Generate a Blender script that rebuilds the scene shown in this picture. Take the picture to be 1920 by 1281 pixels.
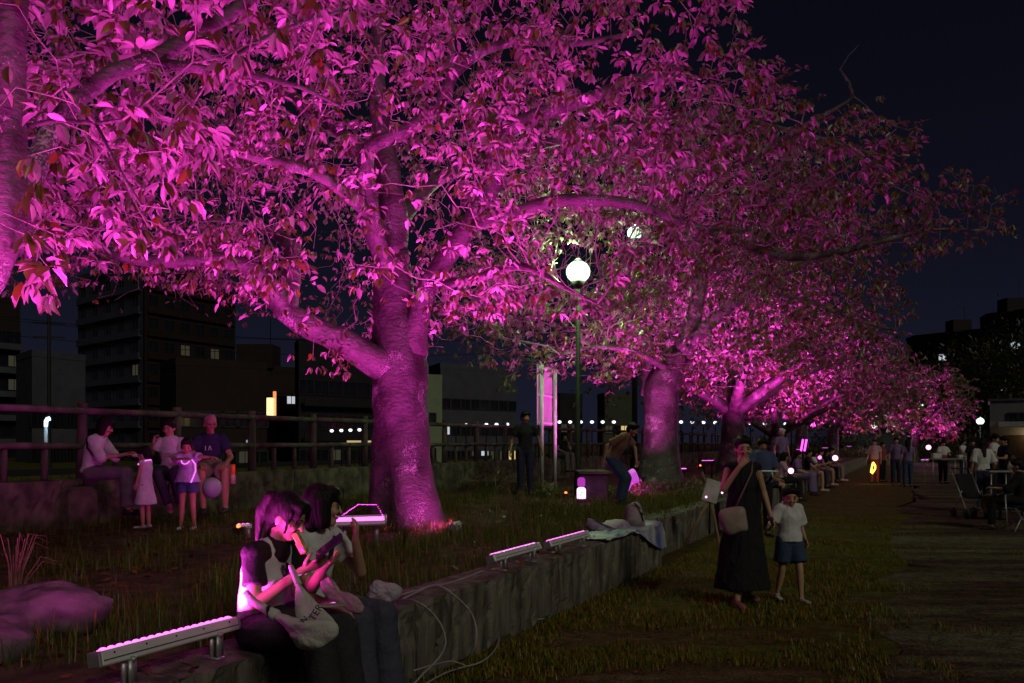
import bpy, math, random
import numpy as np
from mathutils import Vector, Matrix, noise

rnd = random.Random(7)
rng = np.random.default_rng(7)
for o in list(bpy.data.objects):
    bpy.data.objects.remove(o)
S = bpy.context.scene
COL = S.collection
R = math.radians

# ------------------------------------------------------------------ camera, sky, light, exposure
FPX, HORIZON, EYE = 1600.0, 830.0, 1.5          # focal length and horizon in pixels of the 1920 wide photograph
cam_data = bpy.data.cameras.new('camera')
cam_data.sensor_width = 36.0
cam_data.lens = 36.0 * FPX / 1920.0
cam_data.shift_y = (HORIZON - 640.5) / 1920.0
cam_data.clip_start = 0.1
cam_data.clip_end = 3000
cam = bpy.data.objects.new('camera', cam_data)
cam.location = (0, 0, EYE)
cam.rotation_euler = (R(90), 0, 0)
COL.objects.link(cam)
S.camera = cam

world = bpy.data.worlds.new('World')
S.world = world
world.use_nodes = True
wn = world.node_tree
wn.nodes.clear()
w_out = wn.nodes.new('ShaderNodeOutputWorld')
w_bg = wn.nodes.new('ShaderNodeBackground')
w_geo = wn.nodes.new('ShaderNodeTexCoord')
w_sep = wn.nodes.new('ShaderNodeSeparateXYZ')
w_ramp = wn.nodes.new('ShaderNodeValToRGB')
wn.links.new(w_geo.outputs['Generated'], w_sep.inputs[0])
wn.links.new(w_sep.outputs['Z'], w_ramp.inputs[0])
wn.links.new(w_ramp.outputs[0], w_bg.inputs[0])
wn.links.new(w_bg.outputs[0], w_out.inputs[0])
cr = w_ramp.color_ramp
cr.elements[0].position = 0.0
cr.elements[0].color = (0.0095, 0.0106, 0.0225, 1)
cr.elements[1].position = 0.55
cr.elements[1].color = (0.0017, 0.0019, 0.0038, 1)
e = cr.elements.new(0.22)
e.color = (0.0042, 0.0047, 0.0105, 1)
w_bg.inputs[1].default_value = 1.0

sun_d = bpy.data.lights.new('sun', 'SUN')
sun_d.energy = 0.46
sun_d.angle = R(14)
sun_d.color = (1.0, 0.97, 0.74)
sun = bpy.data.objects.new('sun', sun_d)
sdir = Vector((-0.46, 0.72, -0.56))              # the dim park light that falls from behind and to the right of the camera
sun.rotation_euler = sdir.to_track_quat('-Z', 'Y').to_euler()
sun.location = (10, -20, 12)
COL.objects.link(sun)

S.view_settings.view_transform = 'Standard'
S.view_settings.look = 'None'
S.view_settings.exposure = 0.0
S.view_settings.gamma = 1.0
S.view_settings.use_curve_mapping = False
S.render.engine = 'CYCLES'
cy = S.cycles
cy.use_denoising = True
cy.max_bounces = 5
cy.diffuse_bounces = 2
cy.glossy_bounces = 2
cy.transmission_bounces = 4
cy.transparent_max_bounces = 6
cy.sample_clamp_indirect = 3.0
cy.caustics_reflective = False
cy.caustics_refractive = False

MAGENTA = (1.0, 0.050, 0.70)

# ------------------------------------------------------------------ geometry of the place
TH = math.atan(760.0 / 1600.0)                   # the seat wall runs this far right of the view axis
SN, CS = math.sin(TH), math.cos(TH)
BED = 0.44                                       # height of the raised planting bed
WTOP = 0.50                                      # top of the seat wall
D1, D2 = 2.82, 9.6                               # distance of seat wall and of rear wall from the camera, square to them


def P(px, py, Y):
    return Vector(((px - 960) / FPX * Y, Y, EYE - (py - HORIZON) / FPX * Y))


def W(t, d, z):
    return Vector((t * SN - d * CS, t * CS + d * SN, z))


def T_of(px, d):
    """distance along a line parallel to the wall, d to its left, at which it crosses pixel column px"""
    Yd = d * FPX / (CS * (1720 - px))
    return (Yd - d * SN) / CS


# ------------------------------------------------------------------ materials
MATS = {}


def mat(name, col, rough=0.7, var=0.25, scale=8.0, bump=0.0, bscale=40.0, metal=0.0, col2=None, spec=0.4, trans=None,
        emit=None, estr=1.0, alpha=None, stretch=None, detail=4.0):
    if name in MATS:
        return MATS[name]
    m = bpy.data.materials.new(name)
    m.use_nodes = True
    nt = m.node_tree
    b = nt.nodes['Principled BSDF']
    b.inputs['Roughness'].default_value = rough
    b.inputs['Metallic'].default_value = metal
    b.inputs['Specular IOR Level'].default_value = spec
    tc = nt.nodes.new('ShaderNodeTexCoord')
    mp = nt.nodes.new('ShaderNodeMapping')
    if stretch:
        mp.inputs['Scale'].default_value = stretch
    nt.links.new(tc.outputs['Object'], mp.inputs[0])
    nz = nt.nodes.new('ShaderNodeTexNoise')
    nz.inputs['Scale'].default_value = scale
    nz.inputs['Detail'].default_value = detail
    nt.links.new(mp.outputs[0], nz.inputs[0])
    rp = nt.nodes.new('ShaderNodeValToRGB')
    c2 = col2 if col2 else tuple(c * (1 - var) for c in col)
    c1 = col if col2 else tuple(min(1, c * (1 + var * 0.6)) for c in col)
    rp.color_ramp.elements[0].position = 0.36
    rp.color_ramp.elements[0].color = (*c2, 1)
    rp.color_ramp.elements[1].position = 0.64
    rp.color_ramp.elements[1].color = (*c1, 1)
    nt.links.new(nz.outputs[0], rp.inputs[0])
    nt.links.new(rp.outputs[0], b.inputs['Base Color'])
    if bump:
        n2 = nt.nodes.new('ShaderNodeTexNoise')
        n2.inputs['Scale'].default_value = bscale
        n2.inputs['Detail'].default_value = 5
        nt.links.new(mp.outputs[0], n2.inputs[0])
        bp = nt.nodes.new('ShaderNodeBump')
        bp.inputs['Strength'].default_value = bump
        bp.inputs['Distance'].default_value = 0.02
        nt.links.new(n2.outputs[0], bp.inputs['Height'])
        nt.links.new(bp.outputs[0], b.inputs['Normal'])
    if emit:
        b.inputs['Emission Color'].default_value = (*emit, 1)
        b.inputs['Emission Strength'].default_value = estr
    if trans is not None:
        tr = nt.nodes.new('ShaderNodeBsdfTranslucent')
        nt.links.new(rp.outputs[0], tr.inputs[0])
        mx = nt.nodes.new('ShaderNodeMixShader')
        mx.inputs[0].default_value = trans
        nt.links.new(b.outputs[0], mx.inputs[1])
        nt.links.new(tr.outputs[0], mx.inputs[2])
        nt.links.new(mx.outputs[0], nt.nodes['Material Output'].inputs[0])
    MATS[name] = m
    return m


def emitter(name, col, strength):
    if name in MATS:
        return MATS[name]
    m = bpy.data.materials.new(name)
    m.use_nodes = True
    nt = m.node_tree
    nt.nodes.clear()
    o = nt.nodes.new('ShaderNodeOutputMaterial')
    e = nt.nodes.new('ShaderNodeEmission')
    e.inputs[0].default_value = (*col, 1)
    e.inputs[1].default_value = strength
    nt.links.new(e.outputs[0], o.inputs[0])
    MATS[name] = m
    return m


def leaf_material(name, top, under, through, gloss=0.10):
    """two sided leaf: green above, pale below, light that passes through it comes out in the 'through' colour"""
    m = bpy.data.materials.new(name)
    m.use_nodes = True
    nt = m.node_tree
    nt.nodes.clear()
    N, L = nt.nodes.new, nt.links.new
    out = N('ShaderNodeOutputMaterial')
    geo = N('ShaderNodeNewGeometry')
    at = N('ShaderNodeAttribute')
    at.attribute_name = 'tint'
    oi = N('ShaderNodeObjectInfo')
    ad = N('ShaderNodeMath')
    ad.operation = 'ADD'
    L(at.outputs['Fac'], ad.inputs[0])
    L(oi.outputs['Random'], ad.inputs[1])
    fr = N('ShaderNodeMath')
    fr.operation = 'FRACT'
    L(ad.outputs[0], fr.inputs[0])
    rp = N('ShaderNodeValToRGB')
    for i, (p, c) in enumerate(((0.0, tuple(x * 0.7 for x in top)), (0.55, top), (0.88, (top[0] * 2.4, top[1] * 1.2, top[2])),
                                (0.97, (0.35, 0.10, 0.015)))):
        el = rp.color_ramp.elements[i] if i < 2 else rp.color_ramp.elements.new(p)
        el.position = p
        el.color = (*c, 1)
    L(fr.outputs[0], rp.inputs[0])
    ru = N('ShaderNodeValToRGB')
    ru.color_ramp.elements[0].color = (*[x * 0.6 for x in under], 1)
    ru.color_ramp.elements[1].color = (*[min(1, x * 1.25) for x in under], 1)
    L(fr.outputs[0], ru.inputs[0])
    mc = N('ShaderNodeMix')
    mc.data_type = 'RGBA'
    L(geo.outputs['Backfacing'], mc.inputs['Factor'])
    L(rp.outputs[0], mc.inputs['A'])
    L(ru.outputs[0], mc.inputs['B'])
    df = N('ShaderNodeBsdfDiffuse')
    L(mc.outputs['Result'], df.inputs[0])
    tr = N('ShaderNodeBsdfTranslucent')
    tr.inputs[0].default_value = (*through, 1)
    gl = N('ShaderNodeBsdfGlossy')
    gl.inputs['Roughness'].default_value = 0.42
    gl.inputs['Color'].default_value = (0.8, 0.8, 0.8, 1)
    m1 = N('ShaderNodeMixShader')
    m1.inputs[0].default_value = 0.28
    L(df.outputs[0], m1.inputs[1])
    L(tr.outputs[0], m1.inputs[2])
    m2 = N('ShaderNodeMixShader')
    m2.inputs[0].default_value = gloss
    L(m1.outputs[0], m2.inputs[1])
    L(gl.outputs[0], m2.inputs[2])
    L(m2.outputs[0], out.inputs[0])
    MATS[name] = m
    return m


# ------------------------------------------------------------------ mesh helpers
def new_obj(name, me, parent=None, material=None, smooth=False):
    o = bpy.data.objects.new(name, me)
    COL.objects.link(o)
    if material is not None and len(me.materials) == 0:
        me.materials.append(material)
    if parent is not None:
        adopt(o, parent)
    return o


def adopt(o, parent):
    o.parent = parent
    o.matrix_parent_inverse = parent_basis(parent).inverted()


def parent_basis(p):
    m = Matrix.LocRotScale(p.location, p.rotation_euler, p.scale)
    if p.parent is not None:
        m = parent_basis(p.parent) @ p.matrix_parent_inverse @ m
    return m


def mesh_np(name, verts, faces, smooth=False):
    me = bpy.data.meshes.new(name)
    me.from_pydata([tuple(v) for v in verts], [], faces)
    if smooth:
        me.polygons.foreach_set('use_smooth', [True] * len(me.polygons))
    me.update()
    return me


def mesh_tris(name, V, F, tint=None, smooth=False):
    """fast mesh from numpy arrays: V (n,3), F (m,k)"""
    me = bpy.data.meshes.new(name)
    n, (m, k) = len(V), F.shape
    me.vertices.add(n)
    me.vertices.foreach_set('co', np.asarray(V, dtype=np.float32).ravel())
    me.loops.add(m * k)
    me.loops.foreach_set('vertex_index', F.astype(np.int32).ravel())
    me.polygons.add(m)
    me.polygons.foreach_set('loop_start', np.arange(0, m * k, k, dtype=np.int32))
    me.polygons.foreach_set('loop_total', np.full(m, k, dtype=np.int32))
    if smooth:
        me.polygons.foreach_set('use_smooth', np.ones(m, dtype=bool))
    if tint is not None:
        a = me.attributes.new('tint', 'FLOAT', 'FACE')
        a.data.foreach_set('value', tint.astype(np.float32))
    me.update(calc_edges=True)
    me.validate()
    return me


class MB:
    """collects simple solids and links them as ONE mesh object"""

    def __init__(self):
        self.v, self.f = [], []

    def add(self, vs, fs):
        n = len(self.v)
        self.v += [tuple(v) for v in vs]
        self.f += [tuple(i + n for i in f) for f in fs]
        return self

    def box(self, c, size, rotz=0.0, M=None, bevel=0.0):
        x, y, z = (s / 2 for s in size)
        c = Vector(c)
        if bevel <= 0:
            pts = [Vector((sx * x, sy * y, sz * z)) for sz in (-1, 1) for sx, sy in ((-1, -1), (1, -1), (1, 1), (-1, 1))]
            fs = [(0, 3, 2, 1), (4, 5, 6, 7), (0, 1, 5, 4), (1, 2, 6, 5), (2, 3, 7, 6), (3, 0, 4, 7)]
        else:
            b = min(bevel, x * .9, y * .9, z * .9)
            pts, fs = [], []
            lv = [(-z, b), (-z + b, 0), (z - b, 0), (z, b)]
            for zz, ins in lv:
                xx, yy = x - ins, y - ins
                for sx, sy in ((-1, -1), (1, -1), (1, 1), (-1, 1)):
                    if (sx, sy) in ((-1, -1), (1, 1)):
                        pts += [Vector((sx * xx, sy * (yy - b), zz)), Vector((sx * (xx - b), sy * yy, zz))]
                    else:
                        pts += [Vector((sx * (xx - b), sy * yy, zz)), Vector((sx * xx, sy * (yy - b), zz))]
            for k in range(3):
                for i in range(8):
                    j = (i + 1) % 8
                    fs.append((k * 8 + i, k * 8 + j, k * 8 + 8 + j, k * 8 + 8 + i))
            fs.append(tuple(reversed(range(8))))
            fs.append(tuple(range(24, 32)))
        rot = M if M is not None else Matrix.Rotation(rotz, 3, 'Z')
        return self.add([rot @ p + c for p in pts], fs)

    def tube(self, pts, r, n=8, cap=True):
        pts = [Vector(p) for p in pts]
        rs = r if isinstance(r, (list, tuple)) else [r] * len(pts)
        V, F = tube_data(pts, rs, n, cap)
        return self.add(V, F)

    def ball(self, c, r, n=12, m=8, M=None):
        c = Vector(c)
        r = r if isinstance(r, (tuple, list)) else (r, r, r)
        vs, fs = [], []
        for i in range(1, m):
            ph = math.pi * i / m
            for j in range(n):
                a = 2 * math.pi * j / n
                p = Vector((r[0] * math.sin(ph) * math.cos(a), r[1] * math.sin(ph) * math.sin(a), r[2] * math.cos(ph)))
                vs.append((M @ p if M is not None else p) + c)
        top = Vector((0, 0, r[2]))
        bot = -top
        vs += [(M @ top if M is not None else top) + c, (M @ bot if M is not None else bot) + c]
        for i in range(m - 2):
            for j in range(n):
                k = (j + 1) % n
                fs.append((i * n + j, i * n + n + j, i * n + n + k, i * n + k))
        T, B = len(vs) - 2, len(vs) - 1
        for j in range(n):
            k = (j + 1) % n
            fs.append((T, j, k))
            fs.append((B, (m - 2) * n + k, (m - 2) * n + j))
        return self.add(vs, fs)

    def poly(self, pts, thick):
        """flat polygon given as 3-D points, extruded by the vector thick"""
        pts = [Vector(p) for p in pts]
        n = len(pts)
        t = Vector(thick)
        fs = [tuple(range(n)), tuple(reversed(range(n, 2 * n)))]
        fs += [(i, i + n, (i + 1) % n + n, (i + 1) % n) for i in range(n)]
        return self.add(pts + [p + t for p in pts], fs)

    def build(self, name, material, parent=None, smooth=False):
        me = mesh_np(name, self.v, self.f, smooth)
        return new_obj(name, me, parent, material)


def tube_data(pts, rs, n, cap=True, wob=0.0, wscale=3.0, seed=0.0):
    V, F = [], []
    up = Vector((0, 0, 1))
    prev = None
    for i, p in enumerate(pts):
        if i == 0:
            t = pts[1] - pts[0]
        elif i == len(pts) - 1:
            t = pts[-1] - pts[-2]
        else:
            t = pts[i + 1] - pts[i - 1]
        if t.length < 1e-9:
            t = Vector((0, 0, 1))
        t.normalize()
        if prev is None:
            a = Vector((1, 0, 0)) if abs(t.x) < 0.8 else Vector((0, 1, 0))
            u = (a - t * a.dot(t)).normalized()
        else:
            u = prev - t * prev.dot(t)
            u = u.normalized() if u.length > 1e-6 else t.orthogonal().normalized()
        prev = u
        w = t.cross(u)
        for j in range(n):
            an = 2 * math.pi * j / n
            d = u * math.cos(an) + w * math.sin(an)
            r = rs[i]
            if wob:
                q = p + d * r
                r *= 1 + wob * (noise.noise(q * wscale + Vector((seed, 0, 0))) + 0.5 * noise.noise(q * wscale * 2.7))
            V.append(p + d * r)
    for i in range(len(pts) - 1):
        for j in range(n):
            k = (j + 1) % n
            F.append((i * n + j, i * n + k, i * n + n + k, i * n + n + j))
    if cap:
        F.append(tuple(reversed(range(n))))
        F.append(tuple(range((len(pts) - 1) * n, len(pts) * n)))
    return V, F


def spline(pts, step=0.15):
    """Catmull-Rom through (Vector, radius) pairs, resampled"""
    out = []
    n = len(pts)
    for i in range(n - 1):
        p0, p1, p2, p3 = pts[max(0, i - 1)], pts[i], pts[i + 1], pts[min(n - 1, i + 2)]
        L = (p2[0] - p1[0]).length
        k = max(1, int(L / step))
        for j in range(k):
            t = j / k
            q = 0.5 * ((2 * p1[0]) + (p2[0] - p0[0]) * t + (2 * p0[0] - 5 * p1[0] + 4 * p2[0] - p3[0]) * t * t
                       + (3 * p1[0] - p0[0] - 3 * p2[0] + p3[0]) * t ** 3)
            out.append((q, p1[1] + (p2[1] - p1[1]) * t))
    out.append(pts[-1])
    return out


def tag(o, label=None, cat=None, group=None, kind=None):
    if label:
        o['label'] = label
    if cat:
        o['category'] = cat
    if group:
        o['group'] = group
    if kind:
        o['kind'] = kind
    return o


def empty(name, loc, label=None, cat=None, group=None, rotz=0.0, kind=None):
    o = bpy.data.objects.new(name, None)
    o.empty_display_size = 0.1
    o.location = loc
    o.rotation_euler = (0, 0, rotz)
    COL.objects.link(o)
    return tag(o, label, cat, group, kind)


def lamp(name, kind, loc, energy, color, parent, size=0.1, size_y=None, aim=None, spread=None):
    d = bpy.data.lights.new(name, kind)
    d.energy = energy
    d.color = color
    if kind == 'AREA':
        d.shape = 'RECTANGLE'
        d.size = size
        d.size_y = size_y
        if spread:
            d.spread = spread
    else:
        d.shadow_soft_size = size
    o = bpy.data.objects.new(name, d)
    COL.objects.link(o)
    o.location = loc
    if aim is not None:
        o.rotation_euler = aim
    if parent is not None:
        adopt(o, parent)
    return o


def smoothstep(a, b, x):
    t = min(1, max(0, (x - a) / (b - a)))
    return t * t * (3 - 2 * t)

# ------------------------------------------------------------------ ground, water, walls, fence
def ground_material(name='field_ground', stretch=(0.26, 1.3, 1.0), scale=1.1, cols=None):
    m = bpy.data.materials.new(name)
    m.use_nodes = True
    nt = m.node_tree
    N, L = nt.nodes.new, nt.links.new
    b = nt.nodes['Principled BSDF']
    b.inputs['Roughness'].default_value = 0.95
    b.inputs['Specular IOR Level'].default_value = 0.1
    tc = N('ShaderNodeTexCoord')
    mp = N('ShaderNodeMapping')
    mp.inputs['Scale'].default_value = stretch
    L(tc.outputs['Object'], mp.inputs[0])
    n1 = N('ShaderNodeTexNoise')
    n1.inputs['Scale'].default_value = scale
    n1.inputs['Detail'].default_value = 6
    n1.inputs['Roughness'].default_value = 0.7
    L(mp.outputs[0], n1.inputs[0])
    r1 = N('ShaderNodeValToRGB')
    cols = cols or ((0.36, (0.070, 0.098, 0.014)), (0.47, (0.135, 0.135, 0.024)), (0.55, (0.110, 0.066, 0.030)), (0.68, (0.200, 0.165, 0.095)))
    for i, (p, c) in enumerate(cols):
        el = r1.color_ramp.elements[i] if i < 2 else r1.color_ramp.elements.new(p)
        el.position = p
        el.color = (*c, 1)
    L(n1.outputs[0], r1.inputs[0])
    n2 = N('ShaderNodeTexNoise')
    n2.inputs['Scale'].default_value = 45
    n2.inputs['Detail'].default_value = 6
    L(tc.outputs['Object'], n2.inputs[0])
    r2 = N('ShaderNodeValToRGB')
    r2.color_ramp.elements[0].color = (0.35, 0.35, 0.35, 1)
    r2.color_ramp.elements[0].position = 0.3
    r2.color_ramp.elements[1].color = (1.35, 1.35, 1.35, 1)
    r2.color_ramp.elements[1].position = 0.72
    L(n2.outputs[0], r2.inputs[0])
    n3 = N('ShaderNodeTexNoise')
    n3.inputs['Scale'].default_value = 6.5
    n3.inputs['Detail'].default_value = 7
    n3.inputs['Roughness'].default_value = .75
    L(tc.outputs['Object'], n3.inputs[0])
    r3 = N('ShaderNodeValToRGB')
    r3.color_ramp.elements[0].color = (0.5, 0.5, 0.45, 1)
    r3.color_ramp.elements[0].position = 0.38
    r3.color_ramp.elements[1].color = (1.3, 1.25, 1.2, 1)
    r3.color_ramp.elements[1].position = 0.64
    L(n3.outputs[0], r3.inputs[0])
    m0 = N('ShaderNodeMix')
    m0.data_type = 'RGBA'
    m0.blend_type = 'MULTIPLY'
    m0.inputs['Factor'].default_value = 1
    L(r1.outputs[0], m0.inputs['A'])
    L(r3.outputs[0], m0.inputs['B'])
    mx = N('ShaderNodeMix')
    mx.data_type = 'RGBA'
    mx.blend_type = 'MULTIPLY'
    mx.inputs['Factor'].default_value = 1
    L(m0.outputs['Result'], mx.inputs['A'])
    L(r2.outputs[0], mx.inputs['B'])
    L(mx.outputs['Result'], b.inputs['Base Color'])
    bp = N('ShaderNodeBump')
    bp.inputs['Strength'].default_value = 0.8
    bp.inputs['Distance'].default_value = 0.03
    L(n2.outputs[0], bp.inputs['Height'])
    L(bp.outputs[0], b.inputs['Normal'])
    return m


M_FIELD = ground_material()
M_SOIL = mat('bed_soil', (0.110, 0.070, 0.045), 0.95, scale=6, col2=(0.045, 0.030, 0.020), bump=0.9, bscale=30, spec=0.15)
M_CONC = mat('weathered_concrete', (0.21, 0.19, 0.16), 0.9, scale=3.0, col2=(0.075, 0.066, 0.055), bump=0.8, bscale=22, spec=0.2,
             stretch=(3.2, 3.2, 0.55), detail=8)
M_STONE = mat('old_stone', (0.19, 0.175, 0.125), 0.95, scale=4.5, col2=(0.07, 0.065, 0.05), bump=0.9, bscale=18, spec=0.15, detail=8)
M_LOG = mat('fence_wood', (0.15, 0.125, 0.11), 0.85, scale=6, col2=(0.07, 0.055, 0.047), bump=0.5, bscale=30, stretch=(1, 1, .3))


def grid_mesh(name, xs, ys, zf, material, kind='structure'):
    V = np.array([(x, y, zf(x, y)) for y in ys for x in xs])
    nx, ny = len(xs), len(ys)
    i = np.arange(nx * ny).reshape(ny, nx)
    F = np.stack([i[:-1, :-1].ravel(), i[:-1, 1:].ravel(), i[1:, 1:].ravel(), i[1:, :-1].ravel()], 1)
    me = mesh_tris(name, V, F, smooth=True)
    o = new_obj(name, me, None, material)
    return tag(o, kind=kind)


# the ground is one sheet: park field at z 0, it drops to the river bed beyond the rear wall and rises again on the far bank
def side(x, y):
    """distance to the left of the camera measured square to the wall"""
    return -x * CS + y * SN


def ground_z(x, y):
    s = side(x, y)
    z = -3.2 * smoothstep(D2 + 0.6, D2 + 3.0, s) + 3.2 * smoothstep(34.0, 36.0, s)
    z += 0.004 * noise.noise(Vector((x * 1.5, y * 1.5, 0)))
    return z


V, nx = [], 0
xs = list(np.linspace(-20, 60, 130))
ys = list(np.linspace(-30, 20, 60)) + list(np.linspace(21, 90, 70))
# sheet laid out in wall coordinates so the river bank follows the wall
ss = [-600, -200, -90, -60, -40, -30, -20, -15, -12, -10, -8, -6, -5, -4, -3, -2, -1, 0, 1, 2, 3, 4, 6, 8, 9.6, 10.2, 10.6, 11.0, 11.5, 12, 12.5, 13, 14,
      18, 26, 33, 34, 34.5, 35, 35.5, 36, 37, 40, 60, 90, 150, 300, 700]
tt = [-400, -100, -40, -20, -10, -6, -3] + list(np.arange(-1, 14, 0.25)) + list(np.arange(14, 60, 2.5)) + [70, 90, 130, 200, 400, 900]
V = []
for t in tt:
    for s in ss:
        w = W(t, s, 0)
        V.append((w.x, w.y, ground_z(w.x, w.y)))
V = np.array(V)
i = np.arange(len(V)).reshape(len(tt), len(ss))
F = np.stack([i[:-1, :-1].ravel(), i[1:, :-1].ravel(), i[1:, 1:].ravel(), i[:-1, 1:].ravel()], 1)
tag(new_obj('ground', mesh_tris('ground', V, F, smooth=True), None, M_FIELD), kind='structure')

# worn gravel path on the right half of the field, parallel to the wall
M_PATH = ground_material('path_gravel', (.20, 1.1, 1), .8, ((.38, (.070, .036, .030)), (.47, (.110, .078, .055)), (.53, (.160, .150, .100)), (.66, (.215, .200, .155))))
ps = [.32, .1, -.3, -.8, -1.4, -2, -3, -4, -5, -6.5, -8, -10]
V = []
for t in tt[3:-3]:
    for k, s in enumerate(ps):
        s2 = s + ((.75 * noise.noise(Vector((t * .6, 3, s))) + .12 * noise.noise(Vector((t * 1.5, 3, s)))) if k == 0 else 0)
        w = W(t, s2, 0)
        V.append((w.x, w.y, ground_z(w.x, w.y) + .005))
V = np.array(V)
i = np.arange(len(V)).reshape(len(tt) - 6, len(ps))
F = np.stack([i[:-1, :-1].ravel(), i[:-1, 1:].ravel(), i[1:, 1:].ravel(), i[1:, :-1].ravel()], 1)
F = F[:, ::-1]
tag(new_obj('path', mesh_tris('path', V, F, smooth=True), None, M_PATH), kind='structure')

river_m = mat('river_water', (0.010, 0.013, 0.016), 0.08, 0.2, 2.0, bump=0.25, bscale=3.0, spec=0.6)
mb = MB()
a, b_, c, d = W(-300, D2 + 1.2, -2.2), W(700, D2 + 1.2, -2.2), W(700, 35.5, -2.2), W(-300, 35.5, -2.2)
mb.add([a, b_, c, d], [(0, 1, 2, 3)])
tag(mb.build('river_water', river_m), kind='structure')

# raised planting bed between the two walls
tb = list(np.arange(-6, 16, 0.30)) + list(np.arange(16, 95, 1.5))
sb = list(np.linspace(D1 + 0.30, D2 + 0.05, 26))


def bed_z(x, y):
    return BED + 0.035 * noise.noise(Vector((x * 0.9, y * 0.9, 3))) + 0.012 * noise.noise(Vector((x * 4, y * 4, 5)))


V = []
for t in tb:
    for s in sb:
        w = W(t, s, 0)
        V.append((w.x, w.y, bed_z(w.x, w.y)))
V = np.array(V)
i = np.arange(len(V)).reshape(len(tb), len(sb))
F = np.stack([i[:-1, :-1].ravel(), i[1:, :-1].ravel(), i[1:, 1:].ravel(), i[:-1, 1:].ravel()], 1)
tag(new_obj('planting_bed', mesh_tris('planting_bed', V, F, smooth=True), None, M_SOIL), kind='structure')


def wall_block(name, length, width, height, seed, material, groove=0.026, nl=44, nh=12, top_rough=0.004):
    """one cast block with a rough, vertically grooved face on its -x side; local y runs along the wall, origin at its base"""
    V, F = [], []
    prof = []                                    # (x, z, kind) going up the front and over the top
    for k in range(nh + 1):
        prof.append((0.0, height * k / nh))
    for k in range(1, 5):
        prof.append((width * k / 4, height))
    prof.append((width, 0.0))
    npf = len(prof)
    for j in range(nl + 1):
        y = length * j / nl
        edge = min(y, length - y)
        for q, (x, z) in enumerate(prof):
            dx = dz = 0.0
            if q <= nh:
                v = Vector((y * 9 + seed * 7.3, z * 1.5, seed))
                g = noise.noise(v) + 0.6 * noise.noise(v * 2.3)
                crack = max(0.0, 0.14 - abs(noise.noise(Vector((y * 6 + seed * 3, z * 2.6, seed + 9))))) / 0.14
                dx = groove * (0.6 * g) + groove * 1.6 * crack ** 2
                if q == nh:
                    dx = 0.006 + 0.012 * abs(g)
                    dz = -0.006 - 0.006 * abs(g)
                dx += 0.012 * smoothstep(0.02, 0.0, edge)
            elif q < npf - 1:
                dz = top_rough * noise.noise(Vector((x * 7, y * 7, seed)))
            V.append((x + dx, y, z + dz))
    for j in range(nl):
        for q in range(npf - 1):
            a = j * npf + q
            F.append((a, a + 1, a + npf + 1, a + npf))
    F.append(tuple(range(npf)))
    F.append(tuple(reversed(range(nl * npf, nl * npf + npf))))
    me = mesh_np(name, V, F, smooth=False)
    me.materials.append(material)
    return me


def lay_wall(root, blockname, meshes, d, t0, t1, L, gap=0.012, z=0.0, step=None):
    t, k = t0, 0
    while t < t1:
        o = bpy.data.objects.new(blockname, meshes[k % len(meshes)])
        COL.objects.link(o)
        off = step(t) if step else 0.0
        p = W(t, d + off, z)
        # local y along the wall, local x to the left (away from the path)
        o.location = p
        o.rotation_euler = (0, math.pi, 0)
        o.matrix_world = Matrix.Translation(p) @ Matrix(((-CS, SN, 0, 0), (SN, CS, 0, 0), (0, 0, 1, 0), (0, 0, 0, 1)))
        adopt_keep(o, root)
        t += L + gap
        k += 1


def adopt_keep(o, parent):
    o.parent = parent
    o.matrix_parent_inverse = parent_basis(parent).inverted()


wall_root = empty('seat_wall', W(0, D1, 0), 'low rough grey concrete seat wall that edges the raised bed', 'wall')
meshes = [wall_block('concrete_block', 1.9, 0.34, WTOP, 11 + k, M_CONC) for k in range(5)]
t_corner = T_of(1243, D1)
L_blk = (t_corner + 3.0) / round((t_corner + 3.0) / 1.9)
lay_wall(wall_root, 'concrete_block', [wall_block('concrete_block', L_blk - 0.012, 0.34, WTOP, 31 + k, M_CONC) for k in range(5)], D1, -3.0, t_corner - 0.1, L_blk - 0.012)
lay_wall(wall_root, 'concrete_block', meshes, D1 + 0.22, t_corner + 0.01, 60, 1.9)

rear = empty('rear_wall', W(0, D2, 0), 'long low weathered stone wall under the fence, family sitting on it', 'wall')
rear_z = 1.036
rblocks = [wall_block('stone_block', 1.35, 0.45, rear_z - BED + 0.15, 51 + k, M_STONE, groove=0.028, nl=22, nh=9, top_rough=0.018) for k in range(5)]
lay_wall(rear, 'stone_block', rblocks, D2, -2.0, 75, 1.35, gap=0.01, z=BED - 0.15)
mb = MB()
for (t, s) in ((T_of(165, D2) - .2, 1),):
    mb.box(W(t, D2 - 0.10, BED + 0.20), (0.25, 0.42, 0.62), rotz=-TH, bevel=0.05)
o = mb.build('stone_block', M_STONE, rear)

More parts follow.
